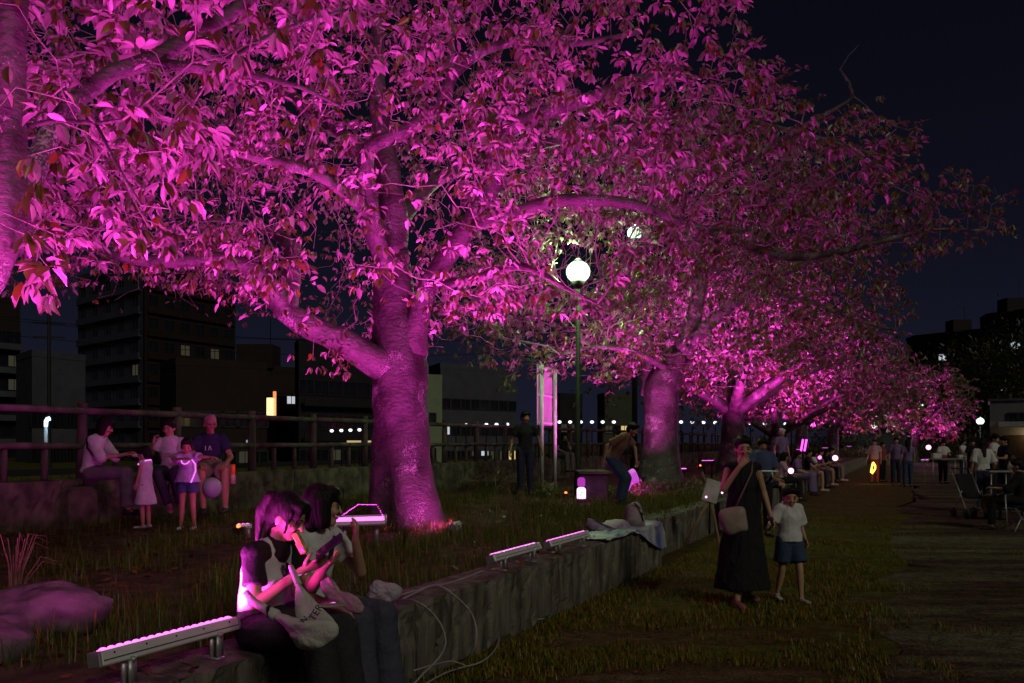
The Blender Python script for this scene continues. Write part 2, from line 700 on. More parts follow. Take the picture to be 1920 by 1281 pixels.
# fence on the rear wall
fence = empty('fence', W(0, D2 + 0.2, rear_z), 'long brown log style rail fence standing on the rear wall above the river', 'fence')
df = D2 + 0.22
post_ts = []
Ys = 11.1
while Ys > 4:
    Ys -= 1.42
while Ys < 62:
    post_ts.append((Ys - df * SN) / CS)
    Ys += 1.42
mb = MB().tube([(0, 0, 0), (0, 0, 0.5), (0, 0, 1.0)], [0.068, 0.065, 0.06], 10)
post_me = mesh_np('post', mb.v, mb.f, True)
post_me.materials.append(M_LOG)
mb = MB().tube([(0, 0, 0), (0, 0, 0.44)], 0.042, 8)
bal_me = mesh_np('baluster', mb.v, mb.f, True)
bal_me.materials.append(M_LOG)
for k, t in enumerate(post_ts):
    o = bpy.data.objects.new('post', post_me)
    COL.objects.link(o)
    o.location = W(t, df, rear_z - 0.02)
    o.rotation_euler = (0.01 * math.sin(k * 2.1), 0.012 * math.cos(k * 3.3), k)
    adopt(o, fence)
    if k + 1 < len(post_ts):
        dt = post_ts[k + 1] - t
        for q in (1, 2):
            o = bpy.data.objects.new('baluster', bal_me)
            COL.objects.link(o)
            o.location = W(t + dt * q / 3, df, rear_z - 0.02)
            adopt(o, fence)
        for z, r, nm in ((0.875, 0.045, 'rail'), (0.42, 0.042, 'rail')):
            MB().tube([W(t, df - 0.03, rear_z + z), W(t + dt / 2, df - 0.03, rear_z + z + 0.006 * math.sin(k * 5)), W(t + dt, df - 0.03, rear_z + z)], r, 8).build(nm, M_LOG, fence, True)


# ------------------------------------------------------------------ grass and litter
def blades(name, pts, hmin, hmax, wid, material, lean=0.5, seg2=True):
    n = len(pts)
    r = np.random.default_rng(len(pts))
    h = r.uniform(hmin, hmax, n) * r.uniform(.6, 1.0, n)
    a = r.uniform(0, 2 * np.pi, n)
    ln = r.uniform(0.1, lean, n) * h
    w = wid * r.uniform(.6, 1.2, n)
    b = np.array(pts)
    dx, dy = np.cos(a), np.sin(a)
    px_, py_ = -dy * w, dx * w
    V = np.zeros((n, 5, 3))
    V[:, 0] = b + np.stack([px_, py_, 0 * h], 1)
    V[:, 1] = b - np.stack([px_, py_, 0 * h], 1)
    mid = b + np.stack([dx * ln * .35, dy * ln * .35, h * .6], 1)
    V[:, 2] = mid - np.stack([px_, py_, 0 * h], 1) * .7
    V[:, 3] = mid + np.stack([px_, py_, 0 * h], 1) * .7
    V[:, 4] = b + np.stack([dx * ln, dy * ln, h * .95], 1)
    base = (np.arange(n) * 5)[:, None]
    F = np.concatenate([base + np.array([0, 1, 2]), base + np.array([0, 2, 3]), base + np.array([3, 2, 4])], 0)
    me = mesh_tris(name, V.reshape(-1, 3), F, tint=np.tile(r.uniform(0, 1, n), 3))
    return tag(new_obj(name, me, None, material), kind='stuff')


def grass_mat(name, c1, c2, tr):
    m = leaf_material(name, c1, c2, tr, gloss=0.03)
    return m


M_GRASS = grass_mat('long_grass', (0.095, 0.145, 0.014), (0.105, 0.150, 0.018), (0.05, 0.06, 0.01))
M_TURF = grass_mat('short_turf', (0.190, 0.215, 0.018), (0.190, 0.180, 0.022), (0.03, 0.03, 0.01))

pts = []
while len(pts) < 36000:
    t = rnd.uniform(-1, 19)
    s = rnd.uniform(D1 + .34, D2 - .15)
    w = W(t, s, 0)
    if w.y < 2.5 or abs(w.x) > w.y * .64:
        continue
    dn = noise.noise(Vector((w.x * 1.3, w.y * 1.3, 8))) + .45 * noise.noise(Vector((w.x * 5, w.y * 5, 2)))
    near_edge = 0.34 if s < D1 + 2.2 and t > 3.2 else 0.0
    if dn + near_edge + rnd.uniform(-.35, .12) < 0.02:
        continue
    pts.append((w.x, w.y, bed_z(w.x, w.y) - .01))
blades('long_grass', pts, 0.07, 0.26, 0.0035, M_GRASS, 0.7)
pts = []
while len(pts) < 75000:
    Yv = 2.6 + 15 * rnd.random() ** 1.4
    xv = rnd.uniform(-.25, .62) * Yv
    if side(xv, Yv) > D1 - 0.03:
        continue
    dn = noise.noise(Vector((xv * .5, Yv * 1.3, 18))) + .5 * noise.noise(Vector((xv * 3, Yv * 3, 12)))
    edge = 0.45 if side(xv, Yv) > D1 - .35 else 0
    if side(xv, Yv) < 1.3:
        edge -= .50 * (1 - smoothstep(-.9, .9, side(xv, Yv) + .7 * noise.noise(Vector((Yv * .7, xv * .7, 40)))))
    if dn + edge + rnd.uniform(-.25, .15) < 0.0:
        continue
    pts.append((xv, Yv, ground_z(xv, Yv) - .005))
blades('field_grass', pts, 0.025, 0.085, 0.0035, M_TURF, 0.9)

# leaf litter: brown and orange fallen leaves on the bed and the field
M_LITTER = leaf_material('fallen_leaf', (0.16, 0.055, 0.016), (0.20, 0.085, 0.03), (0.2, 0.06, 0.01), gloss=.05)
n = 3400
V = np.zeros((n, 4, 3))
for k in range(n):
    while True:
        if rnd.random() < .7:
            w = W(rnd.uniform(-1, 14), rnd.uniform(D1, D2), 0)
            z = bed_z(w.x, w.y) + .012 if side(w.x, w.y) > D1 + .34 else WTOP + .008
        else:
            w = W(rnd.uniform(-1, 12), D1 - rnd.random() ** 1.5 * 5, 0)
            z = ground_z(w.x, w.y) + .012
        if w.y > 2.4 and abs(w.x) < w.y * .63:
            break
    a = rnd.uniform(0, 6.28)
    L = rnd.uniform(.026, .045) if side(w.x, w.y) > D1 else rnd.uniform(.014, .030)
    u = Vector((math.cos(a), math.sin(a), rnd.uniform(-.3, .5))) * L
    v = Vector((-math.sin(a), math.cos(a), rnd.uniform(-.5, .5))) * L * .5
    c = Vector((w.x, w.y, z + .008))
    for q, p in enumerate((c - u, c + v, c + u, c - v)):
        V[k, q] = p
F = (np.arange(n) * 4)[:, None] + np.array([0, 1, 2, 3])
tag(new_obj('fallen_leaves', mesh_tris('fallen_leaves', V.reshape(-1, 3), F, tint=rng.uniform(0, .9, n)), None, M_LITTER), kind='stuff')


def grass_tuft(loc, h, n, label, material):
    mb = MB()
    loc = Vector(loc)
    for k in range(n):
        a = rnd.uniform(0, 6.28)
        sp = rnd.uniform(.08, .45) * h
        hh = h * rnd.uniform(.55, 1.0)
        d = Vector((math.cos(a), math.sin(a), 0))
        p = [loc + d * .02, loc + d * sp * .35 + Vector((0, 0, hh * .6)), loc + d * sp * .8 + Vector((0, 0, hh)), loc + d * sp * 1.35 + Vector((0, 0, hh * rnd.uniform(.8, 1.0)))]
        mb.tube(p, [.004, .0035, .0025, .001], 4, cap=False)
    return tag(mb.build('grass_tuft', material), label, 'grass tuft', 'tall tufts of dry grass in the bed')


M_DRY = mat('dry_grass', (0.20, 0.13, 0.08), .8, .3, 20)
grass_tuft((-3.15, 5.4, BED), .52, 16, 'tall arching grass tuft at the left edge of the bed', M_DRY)
grass_tuft((0.02, 9.9, BED), .70, 14, 'tall thin reddish grass tuft left of the sign posts', M_DRY)
grass_tuft((-1.05, 8.2, BED), .34, 14, 'grass tuft in front of the flared foot of the big trunk', M_GRASS)
grass_tuft((-0.35, 8.9, BED), .30, 18, 'low spreading grass tuft just right of the big trunk', M_DRY)
grass_tuft((0.55, 16.0, BED), .6, 12, 'grass tuft in front of the white backed sign', M_GRASS)


# ------------------------------------------------------------------ boulders
def boulder(loc, size, seed, label, rotz=0.0, material=None):
    mb = MB().ball((0, 0, 0), 1.0, 48, 30)
    V = []
    for v in mb.v:
        v = Vector(v)
        q = v * (1 + .22 * noise.noise(v * 1.2 + Vector((seed, 0, 0))) + .10 * noise.noise(v * 3.1 + Vector((0, seed, 0))) + .035 * noise.noise(v * 9 + Vector((0, seed, 0))))
        q = Vector((q.x * size[0], q.y * size[1], q.z * size[2]))
        V.append(q)
    me = mesh_np('boulder', V, mb.f, True)
    o = new_obj('boulder', me, None, material)
    o.location = loc
    o.rotation_euler = (0, 0, rotz)
    return tag(o, label, 'rock', 'rocks at the left of the bed')


M_ROCK = mat('rock', (0.13, 0.11, 0.11), .8, scale=7, col2=(.05, .045, .045), bump=.5, bscale=20, detail=7)
boulder((-2.60, 4.72, BED + .11), (.33, .24, .17), 4, 'long rounded boulder with a humped right end, left part of the bed', .25, M_ROCK)
boulder((-2.62, 4.25, BED + .03), (.26, .24, .17), 9, 'rounded boulder cut by the left edge of the photo', -.3, M_ROCK)


# ------------------------------------------------------------------ trees
def bark_material(name='cherry_bark', k=1.0):
    m = bpy.data.materials.new(name)
    m.use_nodes = True
    nt = m.node_tree
    N, L = nt.nodes.new, nt.links.new
    b = nt.nodes['Principled BSDF']
    b.inputs['Roughness'].default_value = 0.5
    b.inputs['Specular IOR Level'].default_value = 0.5
    tc = N('ShaderNodeTexCoord')
    n1 = N('ShaderNodeTexNoise')
    n1.inputs['Scale'].default_value = 4.0
    n1.inputs['Detail'].default_value = 6
    L(tc.outputs['Object'], n1.inputs[0])
    r1 = N('ShaderNodeValToRGB')
    r1.color_ramp.elements[0].position = .35
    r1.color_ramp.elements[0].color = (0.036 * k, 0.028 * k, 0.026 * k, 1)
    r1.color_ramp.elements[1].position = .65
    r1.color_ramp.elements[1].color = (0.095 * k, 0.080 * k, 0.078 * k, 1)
    L(n1.outputs[0], r1.inputs[0])
    # pale lichen flecks
    n2 = N('ShaderNodeTexNoise')
    n2.inputs['Scale'].default_value = 62.0
    n2.inputs['Detail'].default_value = 5
    n2.inputs['Roughness'].default_value = .7
    L(tc.outputs['Object'], n2.inputs[0])
    n3 = N('ShaderNodeTexNoise')
    n3.inputs['Scale'].default_value = 3.2
    n3.inputs['Detail'].default_value = 3
    L(tc.outputs['Object'], n3.inputs[0])
    ad = N('ShaderNodeMath')
    ad.operation = 'MULTIPLY'
    L(n2.outputs[0], ad.inputs[0])
    L(n3.outputs[0], ad.inputs[1])
    r2 = N('ShaderNodeValToRGB')
    r2.color_ramp.elements[0].position = .318
    r2.color_ramp.elements[0].color = (0, 0, 0, 1)
    r2.color_ramp.elements[1].position = .352
    r2.color_ramp.elements[1].color = (1, 1, 1, 1)
    L(ad.outputs[0], r2.inputs[0])
    mx = N('ShaderNodeMix')
    mx.data_type = 'RGBA'
    L(r2.outputs[0], mx.inputs['Factor'])
    L(r1.outputs[0], mx.inputs['A'])
    mx.inputs['B'].default_value = (0.50, 0.48, 0.46, 1)
    L(mx.outputs['Result'], b.inputs['Base Color'])
    mp = N('ShaderNodeMapping')
    mp.inputs['Scale'].default_value = (1, 1, 1.7)
    L(tc.outputs['Object'], mp.inputs[0])
    n4 = N('ShaderNodeTexNoise')
    n4.inputs['Scale'].default_value = 16.0
    n4.inputs['Detail'].default_value = 6
    L(mp.outputs[0], n4.inputs[0])
    a2 = N('ShaderNodeMath')
    a2.operation = 'MULTIPLY_ADD'
    L(r2.outputs[0], a2.inputs[0])
    a2.inputs[1].default_value = .35
    L(n4.outputs[0], a2.inputs[2])
    bp = N('ShaderNodeBump')
    bp.inputs['Strength'].default_value = .9
    bp.inputs['Distance'].default_value = .03
    L(a2.outputs[0], bp.inputs['Height'])
    L(bp.outputs[0], b.inputs['Normal'])
    return m


M_BARK = bark_material()
M_LIMB = bark_material('lit_limb_bark', 1.55)  # trunk bark made paler, so the limbs look more strongly lit
M_TWIG = mat('twig_bark', (0.26, 0.22, 0.20), .55, .3, 20)
M_LEAF = leaf_material('cherry_leaf', (0.10, 0.125, 0.020), (0.36, 0.31, 0.275), (0.15, 0.15, 0.018), gloss=.10)
M_DARKLEAF = leaf_material('evergreen_leaf', (0.030, 0.045, 0.014), (0.040, 0.055, 0.020), (0.03, 0.05, 0.01), gloss=.05)

# one cherry leaf, unit length along +x, top side +z : six triangles around a lowered midrib point
LEAF_V = np.array([(0, 0, 0), (.28, -.20, .05), (.66, -.19, .04), (1.0, 0, -.10), (.66, .19, .04), (.28, .20, .05), (.48, 0, -.035)])
LEAF_F = np.array([(0, 1, 6), (1, 2, 6), (2, 3, 6), (3, 4, 6), (4, 5, 6), (5, 0, 6)])
LEAF2_V = np.array([(0, 0, 0), (.45, -.21, .03), (1.0, 0, -.08), (.45, .21, .03)])
LEAF2_F = np.array([(0, 1, 2), (0, 2, 3)])


def make_leaves(base, dirs, length, r, small=False):
    """matrices of leaves: base (n,3), outward direction (n,3)"""
    n = len(base)
    x = dirs / np.linalg.norm(dirs, axis=1, keepdims=True)
    up = np.tile([0, 0, 1.0], (n, 1)) + r.normal(0, .38, (n, 3))
    z = up - x * (up * x).sum(1, keepdims=True)
    z /= np.linalg.norm(z, axis=1, keepdims=True)
    y = np.cross(z, x)
    return x, y, z


def leaf_arrays(base, x, y, z, length, LV, LF, petiole=0.0):
    n = len(base)
    rv = np.random.default_rng(n)
    wid = length * rv.uniform(.72, 1.2, n)
    zz = length * rv.uniform(.2, 2.6, n)
    V = (base[:, None, :] + x[:, None, :] * (LV[None, :, 0:1] * length[:, None, None]) + y[:, None, :] * (LV[None, :, 1:2] * wid[:, None, None])
         + z[:, None, :] * (LV[None, :, 2:3] * zz[:, None, None]))
    F = (np.arange(n) * len(LV))[:, None, None] + LF[None]
    return V.reshape(-1, 3), F.reshape(-1, 3)


def colonize(nodes, parents, att, step, infl, kill, iters, r, droop=0.0, clump=None):
    nodes = [np.array(p, float) for p in nodes]
    parents = list(parents)
    A = np.array(att)
    pos = np.array(nodes)
    bd = np.full(len(A), 1e9)
    bi = np.zeros(len(A), int)
    for s0 in range(0, len(pos), 400):
        d = np.linalg.norm(A[:, None] - pos[None, s0:s0 + 400], axis=2)
        j = d.argmin(1)
        dm = d[np.arange(len(A)), j]
        k = dm < bd
        bd[k] = dm[k]
        bi[k] = j[k] + s0
    alive = bd > kill
    for it in range(iters):
        act = alive & (bd < infl)
        if not act.any():
            break
        idx = bi[act]
        dv = A[act] - np.array(nodes)[idx]
        dv /= np.linalg.norm(dv, axis=1, keepdims=True)
        acc = np.zeros((len(nodes), 3))
        np.add.at(acc, idx, dv)
        src = np.unique(idx)
        g = acc[src]
        g /= np.maximum(np.linalg.norm(g, axis=1, keepdims=True), 1e-6)
        g += r.normal(0, .22, g.shape)
        g[:, 2] -= droop
        g /= np.linalg.norm(g, axis=1, keepdims=True)
        new = np.array(nodes)[src] + g * step
        n0 = len(nodes)
        nodes += list(new)
        parents += list(src)
        for s0 in range(0, len(new), 400):
            d = np.linalg.norm(A[:, None] - new[None, s0:s0 + 400], axis=2)
            j = d.argmin(1)
            dm = d[np.arange(len(A)), j]
            k = dm < bd
            bd[k] = dm[k]
            bi[k] = j[k] + s0 + n0
        alive &= bd > kill
        if len(nodes) > 16000:
            break
    return np.array(nodes), np.array(parents)


def spline_axis(tr, z):
    best = min(tr, key=lambda q: abs(q[0].z - z))
    return Vector((best[0].x, best[0].y, z))


def tree(label, base, trunk, limbs, envelope, n_att, seed, holes=(), step=.24, infl=1.6, kill=.30, n_leaf=30000, leaf_len=(.085, .13),
         parts=0, twig_r=.0035, sides=5, group=None, lod=0, name='cherry_tree', material=None, droop=.05, att_extra=(), gap=0.10, tight=1.0):
    """trunk / limbs: lists of (Vector, radius); envelope(r) -> one attractor point or None"""
    r = np.random.default_rng(seed)
    rr = random.Random(seed)
    root = empty(name, base, label, 'tree', group)
    tr = spline(trunk, .12)
    V, F = tube_data([p for p, _ in tr], [q for _, q in tr], 30 if lod == 0 else 14, True, wob=.13 if lod == 0 else .08, wscale=2.2, seed=seed)
    V2 = []
    for v in V:
        hgt = v.z - base[2]
        q = spline_axis(tr, v.z)
        dv = v - q
        an = math.atan2(dv.y, dv.x)
        fl = smoothstep(1.5, 0.0, hgt)
        k_ = 1 + fl * (.10 * math.sin(an * 5 + seed) + .07 * math.sin(an * 3 + 1.3 * seed)) + .025 * math.sin(an * 7 + v.z * 1.1)
        V2.append(q + Vector((dv.x * k_, dv.y * k_, dv.z)))
    new_obj('trunk', mesh_np('trunk', V2, F, True), root, M_BARK)
    nodes, parents, spec = [], [], []
    for q, (p, rad) in enumerate(tr):
        nodes.append(np.array(p))
        parents.append(q - 1)
        spec.append(rad)
    for lb in limbs:
        sp = spline(lb, .14 if lod == 0 else .3)
        V, F = tube_data([p for p, _ in sp], [q for _, q in sp], 16 if lod == 0 else 8, True, wob=.14 if lod == 0 else .05, wscale=3.5, seed=seed + len(nodes))
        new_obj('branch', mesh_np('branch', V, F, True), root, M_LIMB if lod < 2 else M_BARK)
        arr = np.array(nodes)
        st = int(np.linalg.norm(arr - np.array(sp[0][0]), axis=1).argmin())
        for q, (p, rad) in enumerate(sp):
            nodes.append(np.array(p))
            parents.append(st if q == 0 else len(nodes) - 2)
            spec.append(rad)
    ns = len(nodes)
    skip = sum(1 for p, _ in tr if p.z < base[2] + 1.9)
    att = []
    while len(att) < n_att:
        p = envelope(rr)
        if p is None:
            continue
        if noise.noise(Vector(p) * .55 + Vector((seed, 0, 0))) < -gap * 2 + rr.uniform(-.12, .05):
            continue
        att.append(p)
    att += list(att_extra)
    # only the upper trunk and the limbs sprout
    offs = np.array([1e3 if k < skip else 0 for k in range(ns)])
    nds = [nodes[k] + np.array([0, 0, -offs[k]]) for k in range(ns)]
    N_, Pp = colonize(nds, parents, att, step, infl, kill, 90, r, droop)
    for k in range(ns):
        N_[k] = nodes[k]
    n = len(N_)
    kids = [[] for _ in range(n)]
    for k in range(1, n):
        if Pp[k] >= 0:
            kids[Pp[k]].append(k)
    rad = np.zeros(n)
    for k in range(n - 1, -1, -1):
        c = sum(rad[j] ** 2.4 for j in kids[k] if j >= ns)
        rad[k] = max(twig_r, c ** (1 / 2.4)) if c > 0 else twig_r
        if k < ns:
            rad[k] = spec[k]
        else:
            rad[k] = min(rad[k], .05)
    # chains of new wood -> tubes
    VV, FF = [], []
    off = 0
    done = set()
    for k in range(ns, n):
        if k in done or (Pp[k] >= ns and kids[Pp[k]][0] == k):
            continue
        ch = [int(Pp[k]), k]
        done.add(k)
        j = k
        while kids[j]:
            j = kids[j][0]
            ch.append(j)
            done.add(j)
        pts = [Vector(N_[q]) for q in ch]
        rs = [min(rad[ch[1]] * 1.15, rad[ch[0]])] + [rad[q] for q in ch[1:]]
        if lod >= 2 and rs[1] < .008:
            continue
        v, f = tube_data(pts, rs, sides if rs[1] > .012 else (4 if lod == 0 else 3), False)
        VV.append(np.array(v))
        FF.append(np.array(f) + off)
        off += len(v)
    if VV:
        me = mesh_tris('twigs', np.concatenate(VV), np.concatenate(FF), smooth=True)
        tag(new_obj('twigs', me, root, M_TWIG), kind='stuff')
    # leaves sit in drooping whorls at twig ends and singly along thin twigs
    thin = np.array([k for k in range(ns, n) if rad[k] < .014])
    if len(thin) == 0:
        return root
    wgt = np.array([3.0 if not kids[k] else 1.0 for k in thin])
    per = 8 if lod == 0 else 6
    nclus = n_leaf // per
    pick = r.choice(thin, nclus, p=wgt / wgt.sum())
    cpos = N_[pick] + r.normal(0, .10 * tight, (nclus, 3))
    outw = N_[pick] - N_[np.maximum(Pp[pick], 0)]
    outw /= np.maximum(np.linalg.norm(outw, axis=1, keepdims=True), 1e-6)
    outw = outw * .8 + r.normal(0, .6, outw.shape)
    base_p = np.repeat(cpos, per, 0)
    # umbrella whorl: leaves fan out round the twig end and hang
    fan = np.tile(np.arange(per) * 2 * np.pi / per, nclus) + np.repeat(r.uniform(0, 6.28, nclus), per) + r.normal(0, .35, nclus * per)
    dirs = np.repeat(outw, per, 0) * .55 + np.stack([np.cos(fan), np.sin(fan), 0 * fan], 1) * .8 + r.normal(0, .22, (nclus * per, 3))
    dirs /= np.linalg.norm(dirs, axis=1, keepdims=True)
    dirs[:, 2] -= np.repeat(r.uniform(.2, 1.3, nclus), per) + r.uniform(-.2, .25, len(dirs))
    ln = r.uniform(leaf_len[0], leaf_len[1], len(dirs))
    x, y, z = make_leaves(base_p, dirs, ln, r)
    base_p = base_p + x * (.025 if lod == 0 else .0) + r.normal(0, .009, base_p.shape)
    keep = np.ones(len(base_p), bool)
    # gaps in the crown where lamp and sky show through
    hx = 960 + FPX * base_p[:, 0] / base_p[:, 1]
    hy = HORIZON - FPX * (base_p[:, 2] - EYE) / base_p[:, 1]
    for (gx, gy, grx, gry, pk) in holes:
        dd = ((hx - gx) / grx) ** 2 + ((hy - gy) / gry) ** 2
        keep &= ~((dd < 1) & (r.uniform(0, 1, len(dd)) < pk))
    # the nearest leaves in view are objects of their own
    if parts:
        cen = base_p + x * (ln * .5)[:, None]
        px_ = 960 + FPX * cen[:, 0] / cen[:, 1]
        py_ = HORIZON - FPX * (cen[:, 2] - EYE) / cen[:, 1]
        vis = (cen[:, 1] > 1.5) & (px_ > 5) & (px_ < 1915) & (py_ > 5) & (py_ < 1275)
        score = np.where(vis & keep, ln / cen[:, 1], 0)
        best = np.argsort(-score)[:parts]
        keep[best] = False
        lm = mesh_tris('leaf', LEAF_V, LEAF_F)
        lm.materials.append(material or M_LEAF)
        inv = parent_basis(root).inverted()
        for q in best:
            o = bpy.data.objects.new('leaf', lm)
            L_ = ln[q]
            wf, zf = rr.uniform(.72, 1.2), rr.uniform(.3, 2.6)
            M = Matrix((( x[q][0] * L_, y[q][0] * L_ * wf, z[q][0] * L_ * zf, base_p[q][0]),
                        (x[q][1] * L_, y[q][1] * L_ * wf, z[q][1] * L_ * zf, base_p[q][1]),
                        (x[q][2] * L_, y[q][2] * L_ * wf, z[q][2] * L_ * zf, base_p[q][2]), (0, 0, 0, 1)))
            COL.objects.link(o)
            o.matrix_basis = M
            o.parent = root
            o.matrix_parent_inverse = inv
    LV, LF = (LEAF_V, LEAF_F) if lod == 0 else (LEAF2_V, LEAF2_F)
    V, F = leaf_arrays(base_p[keep], x[keep], y[keep], z[keep], ln[keep], LV, LF)
    tint = np.repeat(r.uniform(0, 1, keep.sum()), len(LF))
    tag(new_obj('crown', mesh_tris('crown', V, F, tint=tint), root, material or M_LEAF), kind='stuff')
    return root


def ellipsoid_env(c, rad, zmin=-1e9, shell=.25, extra=None):
    c = Vector(c)

    def f(rr):
        while True:
            p = Vector((rr.uniform(-1, 1), rr.uniform(-1, 1), rr.uniform(-1, 1)))
            if p.length <= 1:
                break
        if p.length < shell and rr.random() < .8:
            return None
        q = Vector((c.x + p.x * rad[0], c.y + p.y * rad[1], c.z + p.z * rad[2]))
        if q.z < zmin or (extra and not extra(q)):
            return None
        return tuple(q)
    return f


GT = 'magenta lit cherry trees planted in a row'


def L3(rows):
    """rows of (px, py, Y, radius)"""
    return [(P(a, b, y), r) for a, b, y, r in rows]


# --- tree 1: the big one in the middle
T1 = P(765, 985, 10.8)
trunk1 = [(Vector((T1.x - .02, 10.8, BED - .12)), .52), (P(762, 960, 10.8), .44), (P(757, 915, 10.8), .385), (P(752, 860, 10.8), .345), (P(752, 800, 10.8), .335),
          (P(748, 740, 10.8), .345), (P(748, 690, 10.8), .37), (P(748, 640, 10.8), .335), (P(742, 590, 10.8), .28), (P(738, 530, 10.75), .235), (P(735, 470, 10.7), .21)]
limbs1 = [
    L3([(735, 480, 10.7, .20), (738, 400, 10.7, .17), (728, 320, 10.8, .15), (712, 220, 10.9, .12), (706, 120, 11.0, .10), (712, 10, 11.1, .08), (720, -120, 11.2, .05)]),
    L3([(770, 660, 10.7, .21), (782, 610, 10.65, .15), (800, 540, 10.5, .12), (845, 470, 10.3, .125), (885, 415, 10.1, .12), (925, 345, 10.0, .11), (937, 262, 9.9, .10),
        (1010, 217, 9.6, .085), (1105, 185, 9.3, .07), (1190, 150, 9.1, .055), (1290, 145, 9.0, .04)]),
    L3([(880, 420, 10.1, .10), (960, 402, 9.9, .085), (1040, 378, 9.7, .075), (1130, 376, 9.6, .065), (1215, 390, 9.6, .05), (1300, 425, 9.7, .035), (1400, 430, 9.9, .025)]),
    L3([(735, 690, 10.7, .25), (690, 672, 10.5, .185), (640, 640, 10.3, .165), (585, 615, 10.1, .15), (535, 585, 9.9, .13), (505, 535, 9.7, .115), (455, 497, 9.5, .10),
        (385, 485, 9.3, .085), (300, 492, 9.1, .065), (210, 478, 8.9, .045)]),
    L3([(538, 588, 9.9, .12), (545, 530, 10.1, .11), (548, 470, 10.3, .10), (520, 440, 10.5, .07), (470, 420, 10.6, .05)]),
    L3([(728, 500, 10.6, .15), (700, 430, 10.3, .125), (690, 360, 10.1, .105), (690, 280, 9.9, .09), (762, 245, 9.7, .075), (825, 195, 9.5, .07), (850, 140, 9.4, .065), (905, 95, 9.3, .055),
        (980, 78, 9.2, .045), (1080, 82, 9.1, .035), (1200, 60, 9.0, .025)]),
    L3([(845, 150, 9.4, .05), (846, 70, 9.4, .04), (843, -30, 9.4, .03)]),
    L3([(930, 300, 10.0, .07), (905, 240, 10.3, .06), (960, 180, 10.5, .05), (1010, 120, 10.8, .04), (1080, 40, 11, .03)]),
    L3([(738, 340, 10.8, .11), (640, 250, 11.3, .08), (560, 190, 11.6, .065), (430, 120, 11.8, .05), (300, 60, 12, .035)]),
    L3([(738, 430, 10.8, .12), (830, 330, 11.6, .09), (980, 280, 12.3, .075), (1150, 240, 12.8, .06), (1320, 215, 13.2, .05), (1500, 250, 13.4, .035), (1640, 290, 13.4, .02)]),
    L3([(1300, 425, 9.8, .03), (1460, 480, 10.6, .05), (1560, 475, 10.9, .045), (1640, 456, 11.1, .038), (1740, 432, 11.2, .026), (1850, 432, 11.3, .014)]),
    L3([(1150, 240, 12.8, .05), (1290, 330, 12.4, .055), (1400, 300, 12.0, .05), (1500, 240, 11.6, .04), (1600, 180, 11.4, .022), (1575, 130, 11.4, .010), (1610, 85, 11.4, .004)]),
    L3([(690, 400, 10.1, .07), (600, 330, 9.0, .06), (500, 300, 8.2, .05), (420, 280, 7.6, .035)]),
    L3([(800, 540, 10.5, .06), (900, 520, 9.3, .05), (980, 500, 8.4, .04), (1060, 540, 7.9, .022), (1120, 570, 7.7, .012)]),
]


SIL1 = ([1290, 1420, 1445, 1530, 1600, 1700, 1760, 1840, 1900], [-900, 20, 130, 200, 225, 215, 300, 330, 350])
SIL2 = ([1300, 1450, 1600, 1690, 1725, 1770], [-200, 220, 360, 500, 620, 760])
SIL3 = ([1350, 1560, 1640, 1700, 1750, 1790], [300, 540, 600, 660, 720, 800])


def cut(env, sil, bottom=None):
    def f(rr):
        q = env(rr)
        if q is None:
            return None
        px = 960 + FPX * q[0] / q[1]
        py = HORIZON - FPX * (q[2] - EYE) / q[1]
        if py < np.interp(px, sil[0], sil[1]) or px > sil[0][-1]:
            return None
        return q
    return f


def env1(rr):
    u = rr.random()
    while True:
        p = Vector((rr.uniform(-1, 1), rr.uniform(-1, 1), rr.uniform(-1, 1)))
        if p.length <= 1 and p.length > .22:
            break
    q = Vector((-.9 + p.x * 7.3, 10.9 + p.y * 4.6, 4.3 + p.z * 3.4))
    if q.z < 2.9 + .35 * max(0, q.x - 1) * .8 or q.z > 9:
        return None
    X, Yv, Z = q
    px = 960 + FPX * X / Yv
    py = HORIZON - FPX * (Z - EYE) / Yv
    if py < np.interp(px, SIL1[0], SIL1[1]) or px > 1895 or (px > 1600 and py > 495):
        return None
    # the open hollow round the trunk under the crown
    if math.hypot(X + 1.3, Yv - 10.8) < 2.6 and Z < 4.4 and rr.random() < .55:
        return None
    if Yv < 8.0 and Z < 3.6 and X > 1.5:
        return None
    if X > 2.0 and Z > 6.9 - .42 * (X - 2.0):
        return None
    if X < -3.2 and Z < 3.55:
        return None
    return tuple(q)


# the low branch with bright leaves that reaches toward the path, and clusters hanging at the left
ex = []
for (a, b, y) in ((930, 560, 7.9), (1000, 560, 7.8), (1050, 575, 7.7), (1100, 590, 7.7), (870, 555, 8.2), (820, 590, 9.0), (1140, 600, 7.8), (900, 590, 8.4),
                  (470, 575, 9.5), (600, 680, 10.0), (640, 600, 10.0), (560, 620, 9.8), (350, 545, 9.2), (640, 680, 10.2)):
    for k in range(5):
        q = P(a + rnd.uniform(-22, 22), b + rnd.uniform(-14, 14), y + rnd.uniform(-.2, .2))
        ex.append(tuple(q))
HOLES1 = [(1086, 505, 52, 48, 1.0), (1183, 437, 26, 20, .95), (1040, 470, 110, 60, .75), (1010, 640, 190, 38, .97), (1200, 640, 160, 60, .9), (870, 640, 90, 45, .92),
          (640, 560, 110, 50, .70), (560, 400, 90, 60, .55), (800, 400, 80, 70, .6), (380, 370, 110, 50, .6), (650, 470, 60, 60, .5), (200, 590, 230, 60, .93), (620, 700, 90, 60, .6),
          (740, 60, 50, 40, .6), (690, 90, 60, 50, .5), (1120, 440, 120, 30, .7), (1300, 610, 160, 60, .8), (1340, 560, 90, 40, .4), (350, 590, 110, 50, .5), (1290, 660, 55, 70, .9), (1230, 720, 60, 60, .9)]
